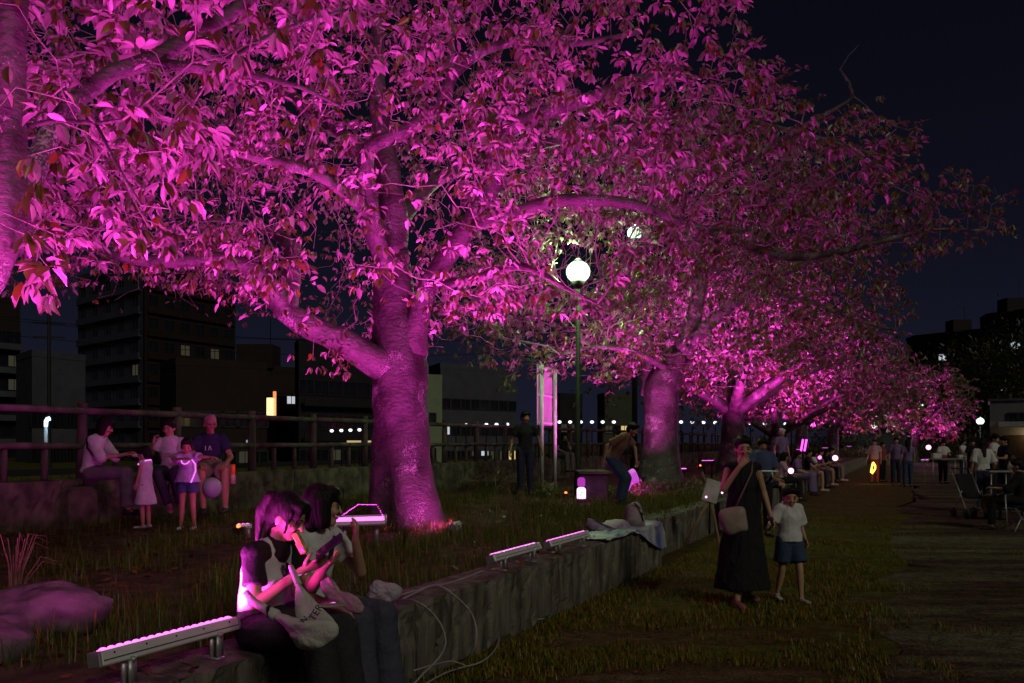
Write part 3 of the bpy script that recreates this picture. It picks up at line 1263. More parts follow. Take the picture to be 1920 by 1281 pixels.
HOLES2 = [(1086, 505, 46, 44, 1.0), (1183, 437, 22, 18, .9), (1050, 690, 100, 20, .5), (1285, 650, 45, 60, .75), (1225, 720, 40, 50, .9), (1350, 600, 50, 30, .5)]
for (a, b, y) in ((1650, 300, 11.3), (1720, 260, 11.3), (1700, 400, 11.2), (1760, 380, 11.3), (1800, 340, 11.3), (1850, 380, 11.4), (1880, 440, 11.4), (1830, 430, 11.3), (1760, 460, 11.2), (1690, 230, 11.3), (1900, 360, 11.4), (1600, 420, 11.1), (1560, 330, 11.2)):
    for k in range(7):
        ex.append(tuple(P(a + rnd.uniform(-45, 30), b + rnd.uniform(-30, 30), y + rnd.uniform(-.7, .7))))
tree('biggest cherry tree with a thick flared trunk in the middle of the photo, lit magenta', (T1.x, T1.y, BED), trunk1, limbs1, env1, 5200, 3,
     step=.22, infl=1.5, kill=.27, n_leaf=70000, leaf_len=(.058, .108), gap=.05, holes=HOLES1, parts=300, group=GT, att_extra=ex)

# --- tree 0: the near one at the left edge
limbs0 = [
    L3([(-230, 700, 4.7, .13), (-60, 560, 4.65, .12), (8, 430, 4.6, .10), (16, 300, 4.6, .088), (18, 150, 4.6, .082), (20, 0, 4.6, .078), (24, -160, 4.7, .06)]),
    L3([(-60, 560, 4.65, .09), (30, 430, 4.8, .07), (62, 330, 4.9, .064), (95, 250, 5.0, .058), (150, 180, 5.1, .055), (212, 135, 5.2, .052), (290, 112, 5.3, .05), (345, 75, 5.4, .045),
        (420, 35, 5.5, .042), (500, -30, 5.6, .036)]),
    L3([(285, 115, 5.3, .032), (390, 132, 5.3, .026), (480, 142, 5.3, .022), (560, 162, 5.35, .014), (640, 200, 5.4, .008)]),
    L3([(40, 240, 4.7, .016), (110, 226, 4.5, .012), (180, 232, 4.3, .010), (230, 225, 4.2, .007)]),
    L3([(180, 232, 4.3, .009), (225, 320, 4.2, .008), (265, 385, 4.1, .006)]),
    L3([(20, 470, 4.6, .012), (75, 450, 4.3, .010), (110, 480, 4.25, .007), (125, 530, 4.2, .005)]),
    L3([(345, 75, 5.4, .03), (420, 110, 5.9, .02), (520, 60, 6.2, .016), (640, 20, 6.3, .010)]),
]
trunk0 = [(Vector((-5.0, 4.6, BED - .1)), .42), (Vector((-4.95, 4.6, .8)), .31), (Vector((-4.85, 4.62, 1.4)), .28), (P(-560, 760, 4.7), .25), (P(-330, 740, 4.7), .19), (P(-215, 690, 4.7), .14)]


def env0(rr):
    p = Vector((rr.uniform(-5.6, -.55), rr.uniform(3.6, 7.0), rr.uniform(2.35, 6.0)))
    X, Yv, Z = p
    px = 960 + FPX * X / Yv
    py = HORIZON - FPX * (Z - EYE) / Yv
    if py > 530 - max(0, px - 40) * .22 or px > 700 or py < -500:
        return None
    if px > 380 and py > 60 + (560 - px) * .95 and rr.random() < .93:
        return None
    return tuple(p)


ex = []
for (a, b, y) in ((125, 545, 4.25), (60, 500, 4.3), (280, 400, 4.1), (240, 330, 4.2), (300, 440, 4.15), (60, 440, 4.4), (690, 25, 5.3), (150, 270, 4.2), (420, 240, 4.6), (350, 260, 4.4)):
    for k in range(5):
        ex.append(tuple(P(a + rnd.uniform(-30, 30), b + rnd.uniform(-20, 20), y + rnd.uniform(-.12, .12))))
tree('nearest cherry tree, its bright branches with large leaves reaching in at the left edge', (-5.0, 4.6, BED), trunk0, limbs0, env0, 1300, 5,
     step=.15, infl=1.1, kill=.2, n_leaf=9000, leaf_len=(.075, .125), gap=.05, holes=[(18, 230, 34, 260, .85), (120, 215, 50, 60, .5), (250, 125, 90, 30, .6), (380, 400, 90, 40, .6)], parts=300, group=GT, att_extra=ex, twig_r=.0028, tight=.8)

# --- tree 2
trunk2 = [(Vector((3.5, 20.0, BED - .15)), .62), (P(1238, 890, 20), .50), (P(1237, 850, 20), .43), (P(1238, 790, 20), .40), (P(1240, 740, 20), .42), (P(1252, 700, 20), .36), (P(1272, 665, 20), .30)]
limbs2 = [
    L3([(1272, 670, 20, .27), (1292, 630, 19.9, .22), (1308, 560, 19.8, .18), (1316, 500, 19.7, .14), (1290, 440, 19.6, .10), (1250, 350, 19.5, .07)]),
    L3([(1295, 640, 19.8, .17), (1350, 590, 19.4, .15), (1400, 552, 19.0, .12), (1450, 520, 18.7, .10), (1520, 490, 18.4, .07), (1600, 470, 18, .04)]),
    L3([(1318, 500, 19.7, .12), (1380, 475, 19.8, .10), (1440, 430, 20, .08), (1520, 380, 20, .05)]),
    L3([(1225, 740, 20.2, .30), (1220, 690, 20.3, .22), (1205, 620, 20.6, .17), (1160, 540, 21, .12), (1110, 480, 21.3, .08)]),
    L3([(1250, 690, 19.8, .10), (1190, 660, 19, .07), (1120, 650, 18.2, .05), (1050, 665, 17.6, .03)]),
    L3([(1400, 552, 19, .08), (1500, 560, 18.6, .06), (1600, 600, 18.2, .04), (1680, 620, 18, .02)]),
]


def env2(rr):
    q = ellipsoid_env((3.6, 19.6, 5.2), (5.6, 4.6, 3.9), 2.75)(rr)
    if q is None:
        return None
    X, Yv, Z = q
    px = 960 + FPX * X / Yv
    py = HORIZON - FPX * (Z - EYE) / Yv
    if px > 1400 and py > 640 + (1400 - px) * .02 and rr.random() < .7:
        return None
    if py > 705:
        return None
    return q


tree('second cherry tree with a thick leaning trunk, just right of the lamp post', (3.5, 20, BED), trunk2, limbs2, cut(env2, SIL2), 2600, 7,
     step=.34, infl=2.2, kill=.42, holes=HOLES2, n_leaf=42000, leaf_len=(.10, .16), group=GT, lod=1, twig_r=.005, tight=1.6)

# --- the further trees of the row
far_spec = [
    # px of trunk, Y, trunk radius, crown rx, label
    (1370, 29.0, .42, 6.4, 'third cherry tree, its dark limbs forking low behind the walking woman'),
    (1449, 38.0, .30, 6.6, 'fourth cherry tree, small and bright, above the man in the blue tee'),
    (1500, 47.0, .35, 6.8, 'fifth cherry tree of the lit row, beyond the upright pink light tube'),
    (1560, 58.0, .38, 7.0, 'sixth cherry tree, part in green shade above two small white lights'),
    (1600, 72.0, .38, 7.4, 'seventh cherry tree of the lit row, left of the white globe lamp'),
]
for k, (px, Yv, rt, rx, lab) in enumerate(far_spec):
    b = P(px, HORIZON, Yv)
    b.z = BED
    rr = random.Random(90 + k)
    tz = 2.2 if k != 1 else 1.5
    trk = [(Vector((b.x, b.y, BED - .1)), rt * 1.5), (Vector((b.x + .03, b.y, BED + .5)), rt * 1.1), (Vector((b.x + .08, b.y, BED + 1.1)), rt), (Vector((b.x + .1, b.y, BED + tz)), rt * .85)]
    lbs = []
    top = trk[-1][0]
    for q in range(6):
        a = q * 1.05 + rr.uniform(-.3, .3) + (0 if k else .2)
        d = Vector((math.cos(a), math.sin(a), 0))
        l_ = rx * .75
        lbs.append([(top + Vector((0, 0, -.15)), rt * .6), (top + d * l_ * .3 + Vector((0, 0, .7)), rt * .42), (top + d * l_ * .65 + Vector((0, 0, 1.5)), rt * .28),
                    (top + d * l_ + Vector((0, 0, 1.9 + rr.uniform(0, 1))), rt * .12)])
    lbs.append([(top, rt * .6), (top + Vector((.2, 0, 1.6)), rt * .4), (top + Vector((-.1, .2, 3.4)), rt * .2)])
    hz = (4.9, 4.3, 4.6, 4.6, 4.4)[k]
    tree(lab, b, trk, lbs, cut(ellipsoid_env((b.x + .3, b.y, BED + hz), (rx, 5.0, 3.0), 2.5 if k else 2.7), SIL3), 900 if k < 2 else 600, 40 + k,
         step=.55, infl=3.4, kill=.7, n_leaf=(22000, 17000, 12000, 10000, 9000)[k], leaf_len=(.14 + .03 * k, .22 + .03 * k), group=GT, lod=2, twig_r=.008, tight=3.0)
# tree that stands alone at the end, lit pink round a lamp
b = Vector((30.2, 64.0, 0))
trk = [(b + Vector((0, 0, -.1)), .4), (b + Vector((0, 0, 1.2)), .28), (b + Vector((.1, 0, 2.2)), .25)]
lbs = [[(trk[-1][0], .2), (trk[-1][0] + Vector((math.cos(a) * 1.6, math.sin(a) * 1.6, 1.4)), .12), (trk[-1][0] + Vector((math.cos(a) * 3, math.sin(a) * 3, 2.5)), .06)] for a in (0.2, 1.5, 2.7, 4.0, 5.2)]
tree('last pink lit cherry tree, round crowned, farthest right of the lit row', b, trk, lbs, ellipsoid_env(b + Vector((0, 0, 4.6)), (4.6, 4.0, 3.0), 1.9), 500, 71,
     step=.5, infl=3.2, kill=.7, n_leaf=11000, leaf_len=(.24, .34), group=GT, lod=2, twig_r=.01, tight=3.0)


# ------------------------------------------------------------------ LED bars that light the trees
M_ALU = mat('aluminium_housing', (0.80, 0.77, 0.80), .42, .06, 6, spec=.5, metal=.15)
M_STEEL = mat('bracket_steel', (0.45, 0.45, 0.46), .45, .1, 10, metal=.6)
M_BLACK = mat('black_plastic', (0.015, 0.015, 0.017), .5, .2, 10)
M_STRIP = emitter('led_strip', (1.0, .14, .84), 3.0)
M_PINK = emitter('pink_glow', (1.0, .16, .75), 3.2)
M_RED = emitter('pilot_light', (1.0, .12, .02), 6.0)
GB = 'magenta led bars set out along the wall and in the bed'


def led_bar(c, axis, normal, length, energy, label, stand=.085, wide=.07, high=.062, spread=175, lens=True, group=GB, gz=None, hm=None):
    c = Vector(c)
    ax = Vector(axis).normalized()
    nz_ = Vector(normal)
    nz_ = (nz_ - ax * nz_.dot(ax)).normalized()
    xx = ax.cross(nz_)
    M = Matrix((xx, ax, nz_)).transposed()
    root = empty('led_bar', c - Vector((0, 0, high + stand)), label, 'led light', group)
    mb = MB()
    mb.box(c - nz_ * high / 2, (wide, length, high), M=M, bevel=.006)
    h = mb.build('housing', hm or M_ALU, root)
    # long groove and screw heads on both sides, darker end cap
    mb = MB()
    for s in (-1, 1):
        mb.box(c - nz_ * high * .62 + xx * s * (wide / 2 + .0005), (.003, length * .98, .004), M=M)
    tag(mb.build('groove', M_BLACK, root), kind='stuff')
    if lens:
        mb = MB()
        for s in (-1, 1):
            for q in range(5):
                mb.ball(c - nz_ * high * .26 + xx * s * (wide / 2 + .001) + ax * length * (-.42 + .21 * q), .0045, 8, 5)
        tag(mb.build('screws', M_BLACK, root), kind='stuff')
    for s in (-1, 1):
        MB().box(c - nz_ * high / 2 + ax * s * (length / 2 + .006), (wide * 1.04, .014, high * 1.02), M=M, bevel=.003).build('end_cap', hm or M_STEEL, root)
    # lens strip: a row of small domes
    mb = MB()
    nl = int(length / .040)
    for q in range(nl):
        mb.ball(c + ax * length * ((q + .5) / nl - .5) * .96 + nz_ * .001, (.017, .017, .010), 10, 6, M=M)
    mb.box(c + nz_ * .0015, (wide * .42, length * .95, .003), M=M)
    mb.build('lens_strip', M_STRIP, root)
    base_z = (c.z - high - stand) if gz is None else gz
    for s in (-1, 1):
        mb = MB()
        p = c + ax * s * length * .32 - nz_ * high
        f = Vector((p.x, p.y, base_z))
        mb.box(f + Vector((0, 0, .003)), (.10, .045, .006), rotz=math.atan2(ax.y, ax.x) - math.pi / 2)
        mb.box((p + f) / 2, (.008, .04, (p - f).length + .02), rotz=math.atan2(ax.y, ax.x) - math.pi / 2)
        mb.box((p + f) / 2 + xx * .04, (.008, .04, (p - f).length * .9), rotz=math.atan2(ax.y, ax.x) - math.pi / 2)
        mb.tube([p + xx * .055, p - xx * .03], .012, 8)
        mb.build('bracket', hm or M_STEEL, root, True)
    if energy > 0:
        q = M @ Matrix.Rotation(math.pi, 3, 'X')
        lamp('lamp', 'AREA', c + nz_ * .012, energy, MAGENTA, root, size=wide * .16, size_y=length * .93, aim=q.to_euler(), spread=R(spread))
    return root


AX = W(1, 0, 0)
LEFT = Vector((-CS, SN, 0))


def wall_bar(pxa, pxb, d, z, energy, label, tilt=.5, **k):
    ta, tb_ = T_of(pxa, d), T_of(pxb, d)
    return led_bar(W((ta + tb_) / 2, d, z), AX, Vector((0, 0, 1)) + LEFT * tilt, tb_ - ta, energy, label, gz=WTOP + .002, **k)


wall_bar(178, 436, D1 + .14, .665, 115, 'large silver led bar on the seat wall, left of the seated girls', tilt=.20)
wall_bar(918, 1004, D1 + .14, .635, 100, 'left silver led bar of the pair on the seat wall', tilt=.48, spread=110)
wall_bar(1024, 1096, D1 + .14, .625, 100, 'right silver led bar of the pair on the wall, next to the plastic sheet', tilt=.48, spread=110)
led_bar(W(.45, D1 + .14, .665), AX, (-.25, .12, 1), .9, 190, 'added unseen led bar on the seat wall, left of the camera', gz=WTOP + .002)  # unseen bar put in to brighten the limb of the nearest tree
led_bar(Vector((-3.55, 3.75, .70)), (.6, 1, 0), (.10, .0, 1), .8, 210, 'added unseen led bar in the bed under the nearest tree, beyond the left edge', gz=BED)  # extra lamp out of view, gives the nearest tree more light
led_bar(Vector((-3.25, 3.95, .66)), (-.66, .75, 0), (.55, .48, .60), .12, 1.2, 'added unseen led spot aimed at the boulders, beyond the left edge', wide=.08, high=.05, gz=BED, lens=False)  # added out of view only to throw magenta on the boulders
c4 = P(676, 976, 8.7)
led_bar((c4.x, c4.y, .72), (1, .12, 0.02), (.0, -.26, 1), .50, 135, 'bright led flood light on a wire frame in front of the big trunk', wide=.26, high=.03, gz=BED)
mb = MB()
q = Vector((c4.x, c4.y, .72))
for s in (-1, 1):
    mb.tube([q + Vector((.24 * s, .02, 0)), q + Vector((.10 * s + .05, .12, .14))], .003, 6)
mb.tube([q + Vector((-.05, .12, .14)), q + Vector((.15, .12, .14))], .003, 6)
mb.tube([q + Vector((-.24, 0, 0)), q + Vector((-.31, .05, .32))], .003, 5)
tag(mb.build('wire_frame', M_BLACK), 'thin wire handle frame rising behind the bright flood light', 'wire frame')
c5 = P(456, 979, 9.4)
led_bar((c5.x, c5.y, .60), (1, .6, 0), (-.2, .2, 1), .14, 12, 'tiny led spot behind the ponytail of the seated girl', wide=.05, high=.05, gz=BED, lens=False)


def pilot(loc, label):
    mb = MB().ball(loc, .022, 10, 8)
    o = mb.build('pilot_light', M_RED, None, True)
    tag(o, label, 'indicator light', 'orange pilot lights of the power supplies')
    mb = MB().box(Vector(loc) - Vector((0, -.03, .05)), (.14, .10, .08), bevel=.01)
    tag(mb.build('power_supply', M_BLACK), 'small black power box behind the ' + label, 'power box', 'black power boxes on the bed')


pilot(P(447, 987, 9.3), 'orange dot light left of the seated girls')
pilot(P(1061, 924, 15.4), 'orange dot light left of the lamp post foot')
pilot(P(1313, 873, 21), 'orange dot light under the third tree')

# an added one behind the trunk, and those for the further trees (seen as small bright slits)
c6 = P(850, 978, 9.9)
led_bar((c6.x, c6.y, .56), (.3, 1, 0), (-.55, .5, .7), .22, 22, 'small led spot hidden in the grass at the right foot of the big trunk', wide=.08, high=.05, gz=BED, lens=False, stand=.03)


c7 = P(1176, 924, 15.9)
led_bar((c7.x, c7.y, .56), (.4, -.9, 0), (.85, .35, .35), .16, 16, 'small led spot that lights the ground plants behind the leaning man', wide=.07, high=.05, gz=BED, lens=False, stand=.03)


def far_bar(px, py, Y, energy, label, length=.5, normal=(0, 0, 1), **k):
    k.setdefault('spread', 140)
    c = P(px, py, Y)
    c.z = max(c.z, BED + .16)
    return led_bar(c, (1, .5, 0), normal, length, energy, label, wide=.12, high=.05, gz=BED, lens=False, hm=M_BLACK, **k)


far_bar(1272, 879, 21.4, 90, 'led slit light at the right foot of the second tree', .5, (-.1, -.35, 1))
far_bar(1327, 864, 22.5, 330, 'led light between the second and the third tree', .4, (.1, .1, 1), spread=95)
far_bar(1222, 914, 17.5, 190, 'led light among the lit plants at the foot of the second tree', .5, (-.05, .42, .9), spread=112)
far_bar(1402, 852, 26.5, 400, 'led light at the foot of the third tree, behind the woman', .5, (.0, -.1, 1))
far_bar(1446, 848, 34.0, 850, 'led light at the foot of the fourth tree', .5)
far_bar(1500, 843, 43.0, 900, 'led light at the foot of the fifth tree', .5)
far_bar(1547, 840, 54.0, 900, 'led light at the foot of the sixth tree', .5)
far_bar(1592, 837, 66.0, 900, 'led light at the foot of the seventh tree', .5)
far_bar(742, 905, 12.6, 150, 'added led light hidden behind the big trunk by the rear wall', .4, (-.1, -.2, 1))  # extra lamp kept out of sight, put in to light trunk and crown
c = P(1734, 852, 60.0)
led_bar((c.x, c.y, .3), (1, .2, 0), (0, -.2, 1), .6, 700, 'led light at the foot of the last pink tree', wide=.12, high=.07, gz=0, lens=False)

# upright pink tube between the fourth and fifth tree
mb = MB()
a = P(1505, 846, 24)
b = P(1509, 824, 24)
for s in (-.05, .05):
    mb.tube([a + Vector((s, 0, 0)), b + Vector((s, 0, 0))], .028, 8)
o = mb.build('light_tube', emitter('tube_pink', (1, .09, .85), 2.2), None, True)
tag(o, 'upright pink double light tube above the people sitting far down the wall', 'light tube')
mb = MB().tube([Vector((a.x, a.y + .05, BED)), b + Vector((0, .05, .1))], .03, 8)
tag(mb.build('tube_stand', M_BLACK), 'dark stand that carries the upright pink light tube', 'stand')


# ------------------------------------------------------------------ lamp posts
M_POST = mat('painted_post', (0.012, 0.008, 0.008), .7, .2, 10, spec=.15)
M_GLOBE = emitter('globe_glass', (.66, 1.0, .68), 2.6)
M_FARLAMP = emitter('far_lamp', (.92, 1.0, .95), 5.0)


def lamp_post(px, ytop, Y, gz, label, rglobe=.24, energy=60, rp=.05, color=(.82, 1, .80), topk=1.0, mg=None):
    top = P(px, ytop, Y)
    root = empty('lamp_post', (top.x, top.y, gz), label, 'street lamp', 'lamp posts in the park')
    x, y = top.x, top.y
    MB().tube([(x, y, gz), (x, y, gz + .5), (x, y, gz + .52), (x, y, top.z - rglobe)], [rp * 1.7, rp * 1.5, rp, rp * .8], 14).build('pole', M_POST, root, True)
    MB().tube([(x, y, top.z - rglobe * 1.35), (x, y, top.z - rglobe * 1.1), (x, y, top.z - rglobe * .8)], [rp * 1.1, rglobe * .45, rglobe * .62], 14).build('collar', M_POST, root, True)
    mb = MB().ball(top, (rglobe, rglobe, rglobe * .92), 20, 14)
    mb.build('globe', mg or M_GLOBE, root, True)
    if rglobe > .2:
        MB().tube([top + Vector((0, 0, rglobe * .85)), top + Vector((0, 0, rglobe * 1.0)), top + Vector((0, 0, rglobe * 1.12))], [rglobe * .5, rglobe * .35, .02], 14).build('cap', M_POST, root, True)
    if energy:
        lamp('lamp', 'POINT', top + Vector((0, .0, rglobe + .10)), energy * topk, color, root, size=.06)
        lamp('lamp', 'POINT', top + Vector((-rglobe - .05, -.12, 0)), energy * .5, color, root, size=.06)
        lamp('lamp', 'POINT', top + Vector((rglobe + .05, -.12, 0)), energy * .5, color, root, size=.06)
    return root


lamp_post(1084, 510, 16.0, BED, 'dark lamp post with a big white globe right of the white backed sign', .225, 210, color=(.50, 1, .38), topk=.25)
lamp_post(1190, 437, 30.0, BED, 'tall grey lamp pole behind the second tree, its light caught in the leaves', .26, 120, rp=.10)
lamp_post(1484, 728, 50.0, 0, 'lamp post lit white inside the fourth tree crown', .24, 40)
lamp_post(1721, 760, 74.0, 0, 'lamp shining out of the last pink tree', .42, 60)
lamp_post(1642, 797, 66.0, 0, 'bright white globe lamp with a pale glow in front of a dark hut', .33, 80, color=(.85, 1, 1))
lamp_post(1838, 790, 55.0, 0, 'greenish white lamp left of the small white house', .23, 60, color=(.5, 1, .6))
lamp_post(1653, 810, 80.0, 0, 'small low white lamp just right of the bright globe lamp', .18, 0, mg=M_FARLAMP)
lamp_post(1793, 773, 90.0, 0, 'small yellow lamp between the last pink tree and the dark wood', .15, 0, mg=emitter('yellow_lamp', (1, .7, .3), 4))
lamp_post(1694, 773, 85.0, 0, 'faint small white lamp left of the last pink tree', .12, 0, mg=M_FARLAMP)
lamp_post(1556, 749, 95.0, 0, 'distant white lamp with a small light head over the far trees', .16, 0, mg=M_FARLAMP)

# low promenade light behind the fence, at the left
root = empty('promenade_light', P(86, 836, 20) - Vector((0, 0, 1.6)), 'low curved blue white bollard light seen through the fence at the left', 'bollard light')
a = P(86, 834, 20)
MB().tube([(a.x, a.y, -1.0), (a.x, a.y, a.z), tuple(P(86, 800, 20))], [.045, .042, .04], 10).build('pole', mat('pale_post', (.5, .55, .6), .5), root, True)
MB().tube([P(86, 800, 20), P(86.5, 790, 20), P(89, 786, 20), P(93, 785, 20)], [.04, .045, .05, .05], 10).build('head', emitter('bluewhite', (.55, .72, 1.0), 3.0), root, True)
lamp('lamp', 'POINT', P(92, 790, 19.8), 5, (.55, .75, 1), root, size=.04)

# row of small white lights on the far bank
M_BANKLIGHT = emitter('bank_light', (.85, .92, 1.0), 2.0)
mb = MB().ball((0, 0, 0), (.11, .11, .085), 10, 6)
gl = mesh_np('globe', mb.v, mb.f, True)
gl.materials.append(M_BANKLIGHT)
mb = MB().tube([(0, 0, -2.4), (0, 0, -.08)], .035, 6)
pl = mesh_np('pole', mb.v, mb.f, True)
pl.materials.append(M_POST)
GL = 'row of small white lights along the far bank of the river'
row = [622, 640, 657, 674] + [855, 874, 892, 912, 931, 951] + [1010, 1029, 1049, 1069, 1089, 1110, 1130, 1151] + [1277, 1298, 1319, 1341, 1407, 1434, 1473, 1495]
for px in row:
    py = 808 - (px - 622) * .035 if px < 700 else (797 - (px - 855) * .012 if px < 1000 else 791.5 + max(0, (px - 1277)) * .018)
    loc = P(px, py, 48)
    r_ = empty('bank_light', loc - Vector((0, 0, 2.4)), 'small white light in the row of lights on the far river bank', 'light', GL)
    for me in (gl, pl):
        o = bpy.data.objects.new(me.name, me)
        COL.objects.link(o)
        o.location = loc
        adopt(o, r_)


# ------------------------------------------------------------------ sign seen from behind
root = empty('sign', (.95, 18.5, BED), 'tall two post sign with a pale grey back beside the lamp post', 'sign')
A0, A1 = Vector((.63, 18.0, 0)), Vector((.96, 19.0, 0))
M_SIGN = mat('sign_back', (.36, .38, .37), .5, .12, 3, spec=.4)
M_SPOST = mat('sign_post', (.60, .64, .62), .4, .1, 8)
for A in (A0, A1):
    MB().tube([(A.x, A.y, BED - .05), (A.x, A.y, 3.14)], .042, 12).build('post', M_SPOST, root, True)
u = (A1 - A0).normalized()
nrm = Vector((u.y, -u.x, 0))
if nrm.y > 0:
    nrm = -nrm
mid = (A0 + A1) / 2 - nrm * .075 + Vector((0, 0, 2.51))
Ms = Matrix((u, -nrm, Vector((0, 0, 1)))).transposed()
mb = MB().box(mid, (1.28, .02, 1.28), M=Ms, bevel=.006)
mb.build('panel', M_SIGN, root)
for z in (1.92, 2.51, 3.08):
    MB().box((mid.x + nrm.x * .024, mid.y + nrm.y * .024, z), (1.24, .03, .045), M=Ms).build('crossbar', M_SPOST, root)


# ------------------------------------------------------------------ buildings
def window_set(w, h, frame_m, pane_m, tag_=''):
    mb = MB()
    t = .07
    mb.box((0, 0, h / 2), (w + t, .10, t)).box((0, 0, -h / 2), (w + t, .10, t)).box((w / 2, 0, 0), (t, .09, h - t)).box((-w / 2, 0, 0), (t, .09, h - t)).box((0, .01, 0), (t * .7, .06, h - t))
    f = mesh_np('window', mb.v, mb.f)
    f.materials.append(frame_m)
    mb = MB().box((0, .03, 0), (w - .06, .03, h - .06))
    p = mesh_np('pane', mb.v, mb.f)
    p.materials.append(pane_m)
    return f, p


M_WFRAME = mat('window_frame', (.025, .025, .03), .5)
M_PANE = mat('dark_pane', (.012, .014, .018), .12, .2, 3, spec=.7)
LIT = {'white': emitter('lit_white', (.85, .92, 1.0), .6), 'green': emitter('lit_green', (.45, .62, .48), .10), 'yellow': emitter('lit_yellow', (1.0, .72, .28), .7),
       'warm': emitter('lit_warm', (1.0, .62, .25), .25), 'dim': emitter('lit_dim', (.6, .55, .35), .06)}


def facade(root, A, B, z0, fl_h, floors, cols, ww, wh, lit, balcony=None, bal_m=None):
    A, B = Vector(A), Vector(B)
    u = (B - A)
    L = u.length
    u.normalize()
    n = Vector((u.y, -u.x, 0))
    if n.y > 0:
        n = -n
    rz = math.atan2(u.y, u.x)
    if Vector((math.sin(rz), -math.cos(rz), 0)).dot(n) < 0:
        rz += math.pi
    fr, pn = window_set(ww, wh, M_WFRAME, M_PANE)
    pl_ = {}
    for f in range(floors):
        z = z0 + fl_h * (f + .55)
        for c in range(cols):
            q = A + u * L * (c + .5) / cols + n * .03
            kind = lit.get((c, f))
            pm = pn
            if kind:
                if kind not in pl_:
                    pl_[kind] = pn.copy()
                    pl_[kind].materials[0] = LIT[kind]
                pm = pl_[kind]
            w_ = bpy.data.objects.new('window', fr)
            COL.objects.link(w_)
            w_.location = (q.x, q.y, z)
            w_.rotation_euler = (0, 0, rz)
            adopt(w_, root)
            p_ = bpy.data.objects.new('pane', pm)
            COL.objects.link(p_)
            p_.parent = w_
        if balcony:
            mb = MB()
            m_ = (A + B) / 2 + n * (balcony / 2 + .02)
            mb.box((m_.x, m_.y, z0 + fl_h * f + .06), (L * .96, balcony, .14), rotz=rz)
            m_ = (A + B) / 2 + n * (balcony)
            mb.box((m_.x, m_.y, z0 + fl_h * f + .30), (L * .96, .08, .55), rotz=rz)
            mb.build('balcony', bal_m, root)


def building(label, foot, z0, z1, material, facades, roof_bits=True, seed=1, roof_m=None):
    """foot: L, C, R corners (C nearest); facades: list of (edge, kwargs)"""
    Lc, C, Rc = [Vector((p[0], p[1], 0)) for p in foot]
    Bk = Lc + Rc - C
    root = empty('building', (C.x, C.y, z0), label, 'building')
    mb = MB()
    pts = [Vector((p.x, p.y, z0)) for p in (Lc, C, Rc, Bk)]
    mb.poly([p + Vector((0, 0, z1 - z0)) for p in pts], Vector((0, 0, -(z1 - z0))))
    mb.build('wall', material, root)
    mb = MB()
    cen = sum(pts, Vector()) / 4
    par = [cen + (p - cen) * 1.012 + Vector((0, 0, z1 - z0 - .25)) for p in pts]
    mb.poly([p + Vector((0, 0, .55)) for p in par], Vector((0, 0, -.5)))
    mb.build('roof', roof_m or material, root)
    if roof_bits:
        r_ = random.Random(seed)
        mb = MB()
        q = cen + (C - cen) * .3
        mb.box((q.x, q.y, z1 + 1.1), (3.0, 2.6, 2.0))
        mb.build('roof_hut', material, root)
        MB().tube([(q.x + 1, q.y, z1 + 2), (q.x + 1, q.y, z1 + 4.6)], .04, 5).build('aerial', M_BLACK, root)
    for edge, kw in facades:
        a, b = (Lc, C) if edge == 'L' else (C, Rc)
        facade(root, a, b, z0, **kw)
    return root


def X(px, Y):
    return ((px - 960) / FPX * Y, Y)


def Zt(py, Y):
    return EYE - (py - HORIZON) / FPX * Y


B_BLUE = mat('facade_blue_grey', (.075, .075, .120), .8, .12, 1.0)
B_BROWN = mat('facade_brown', (.022, .009, .008), .85, .2, 1.2)
B_GREY = mat('facade_grey', (.075, .072, .095), .85, .15, 1.0)
B_DARK = mat('facade_dark', (.017, .015, .021), .85, .2, 1.0)
B_RED = mat('facade_dark_red', (.024, .012, .013), .85, .2, 1.0)
B_PALE = mat('facade_pale', (.06, .065, .045), .8, .1, 1.0)
# apartment tower, blue grey left wing and brown right wing
building('apartment tower wing with blue grey face and balconies, left of the brown wing', (X(146, 76), X(268, 68), X(300, 73)), -1, Zt(488, 68), B_BLUE,
         [('L', dict(fl_h=1.83, floors=9, cols=5, ww=1.1, wh=.95, lit={(4, 4): 'dim'}, balcony=.22, bal_m=B_BLUE))], seed=2)
building('brown apartment tower wing behind the left limb of the big tree, two windows lit', (X(262, 71), X(271, 67.5), X(441, 76)), -1, Zt(500, 67.5), B_BROWN,
         [('R', dict(fl_h=1.83, floors=9, cols=6, ww=1.0, wh=.9, lit={(2, 5): 'dim', (4, 5): 'dim'}, balcony=.2, bal_m=B_BROWN))], seed=3)
building('apartment block cut by the left edge with a few lit windows', (X(-120, 84), X(-60, 80), X(38, 84)), -1, Zt(560, 82), B_RED,
         [('R', dict(fl_h=2.3, floors=6, cols=4, ww=1.2, wh=1.1, lit={(3, 4): 'dim', (3, 3): 'dim'}, balcony=.8, bal_m=B_GREY))], seed=4)
building('low dark flat roofed building between the left block and the tower', (X(30, 66), X(60, 62), X(160, 66)), -1, Zt(668, 64), B_GREY,
         [('R', dict(fl_h=2.7, floors=2, cols=5, ww=1.1, wh=1.1, lit={}))], seed=5, roof_bits=False)
building('low dark building under the brown tower', (X(300, 58), X(330, 55), X(500, 58)), -1, Zt(682, 56), B_RED,
         [('R', dict(fl_h=2.6, floors=2, cols=6, ww=1.1, wh=1.0, lit={(4, 0): 'dim'}))], seed=6, roof_bits=False)
building('dark red building with a white lit window high on its right edge', (X(440, 74), X(455, 70), X(556, 73)), -1, Zt(694, 72), B_RED,
         [('R', dict(fl_h=2.4, floors=3, cols=5, ww=1.0, wh=.7, lit={(4, 2): 'white'}))], seed=7)
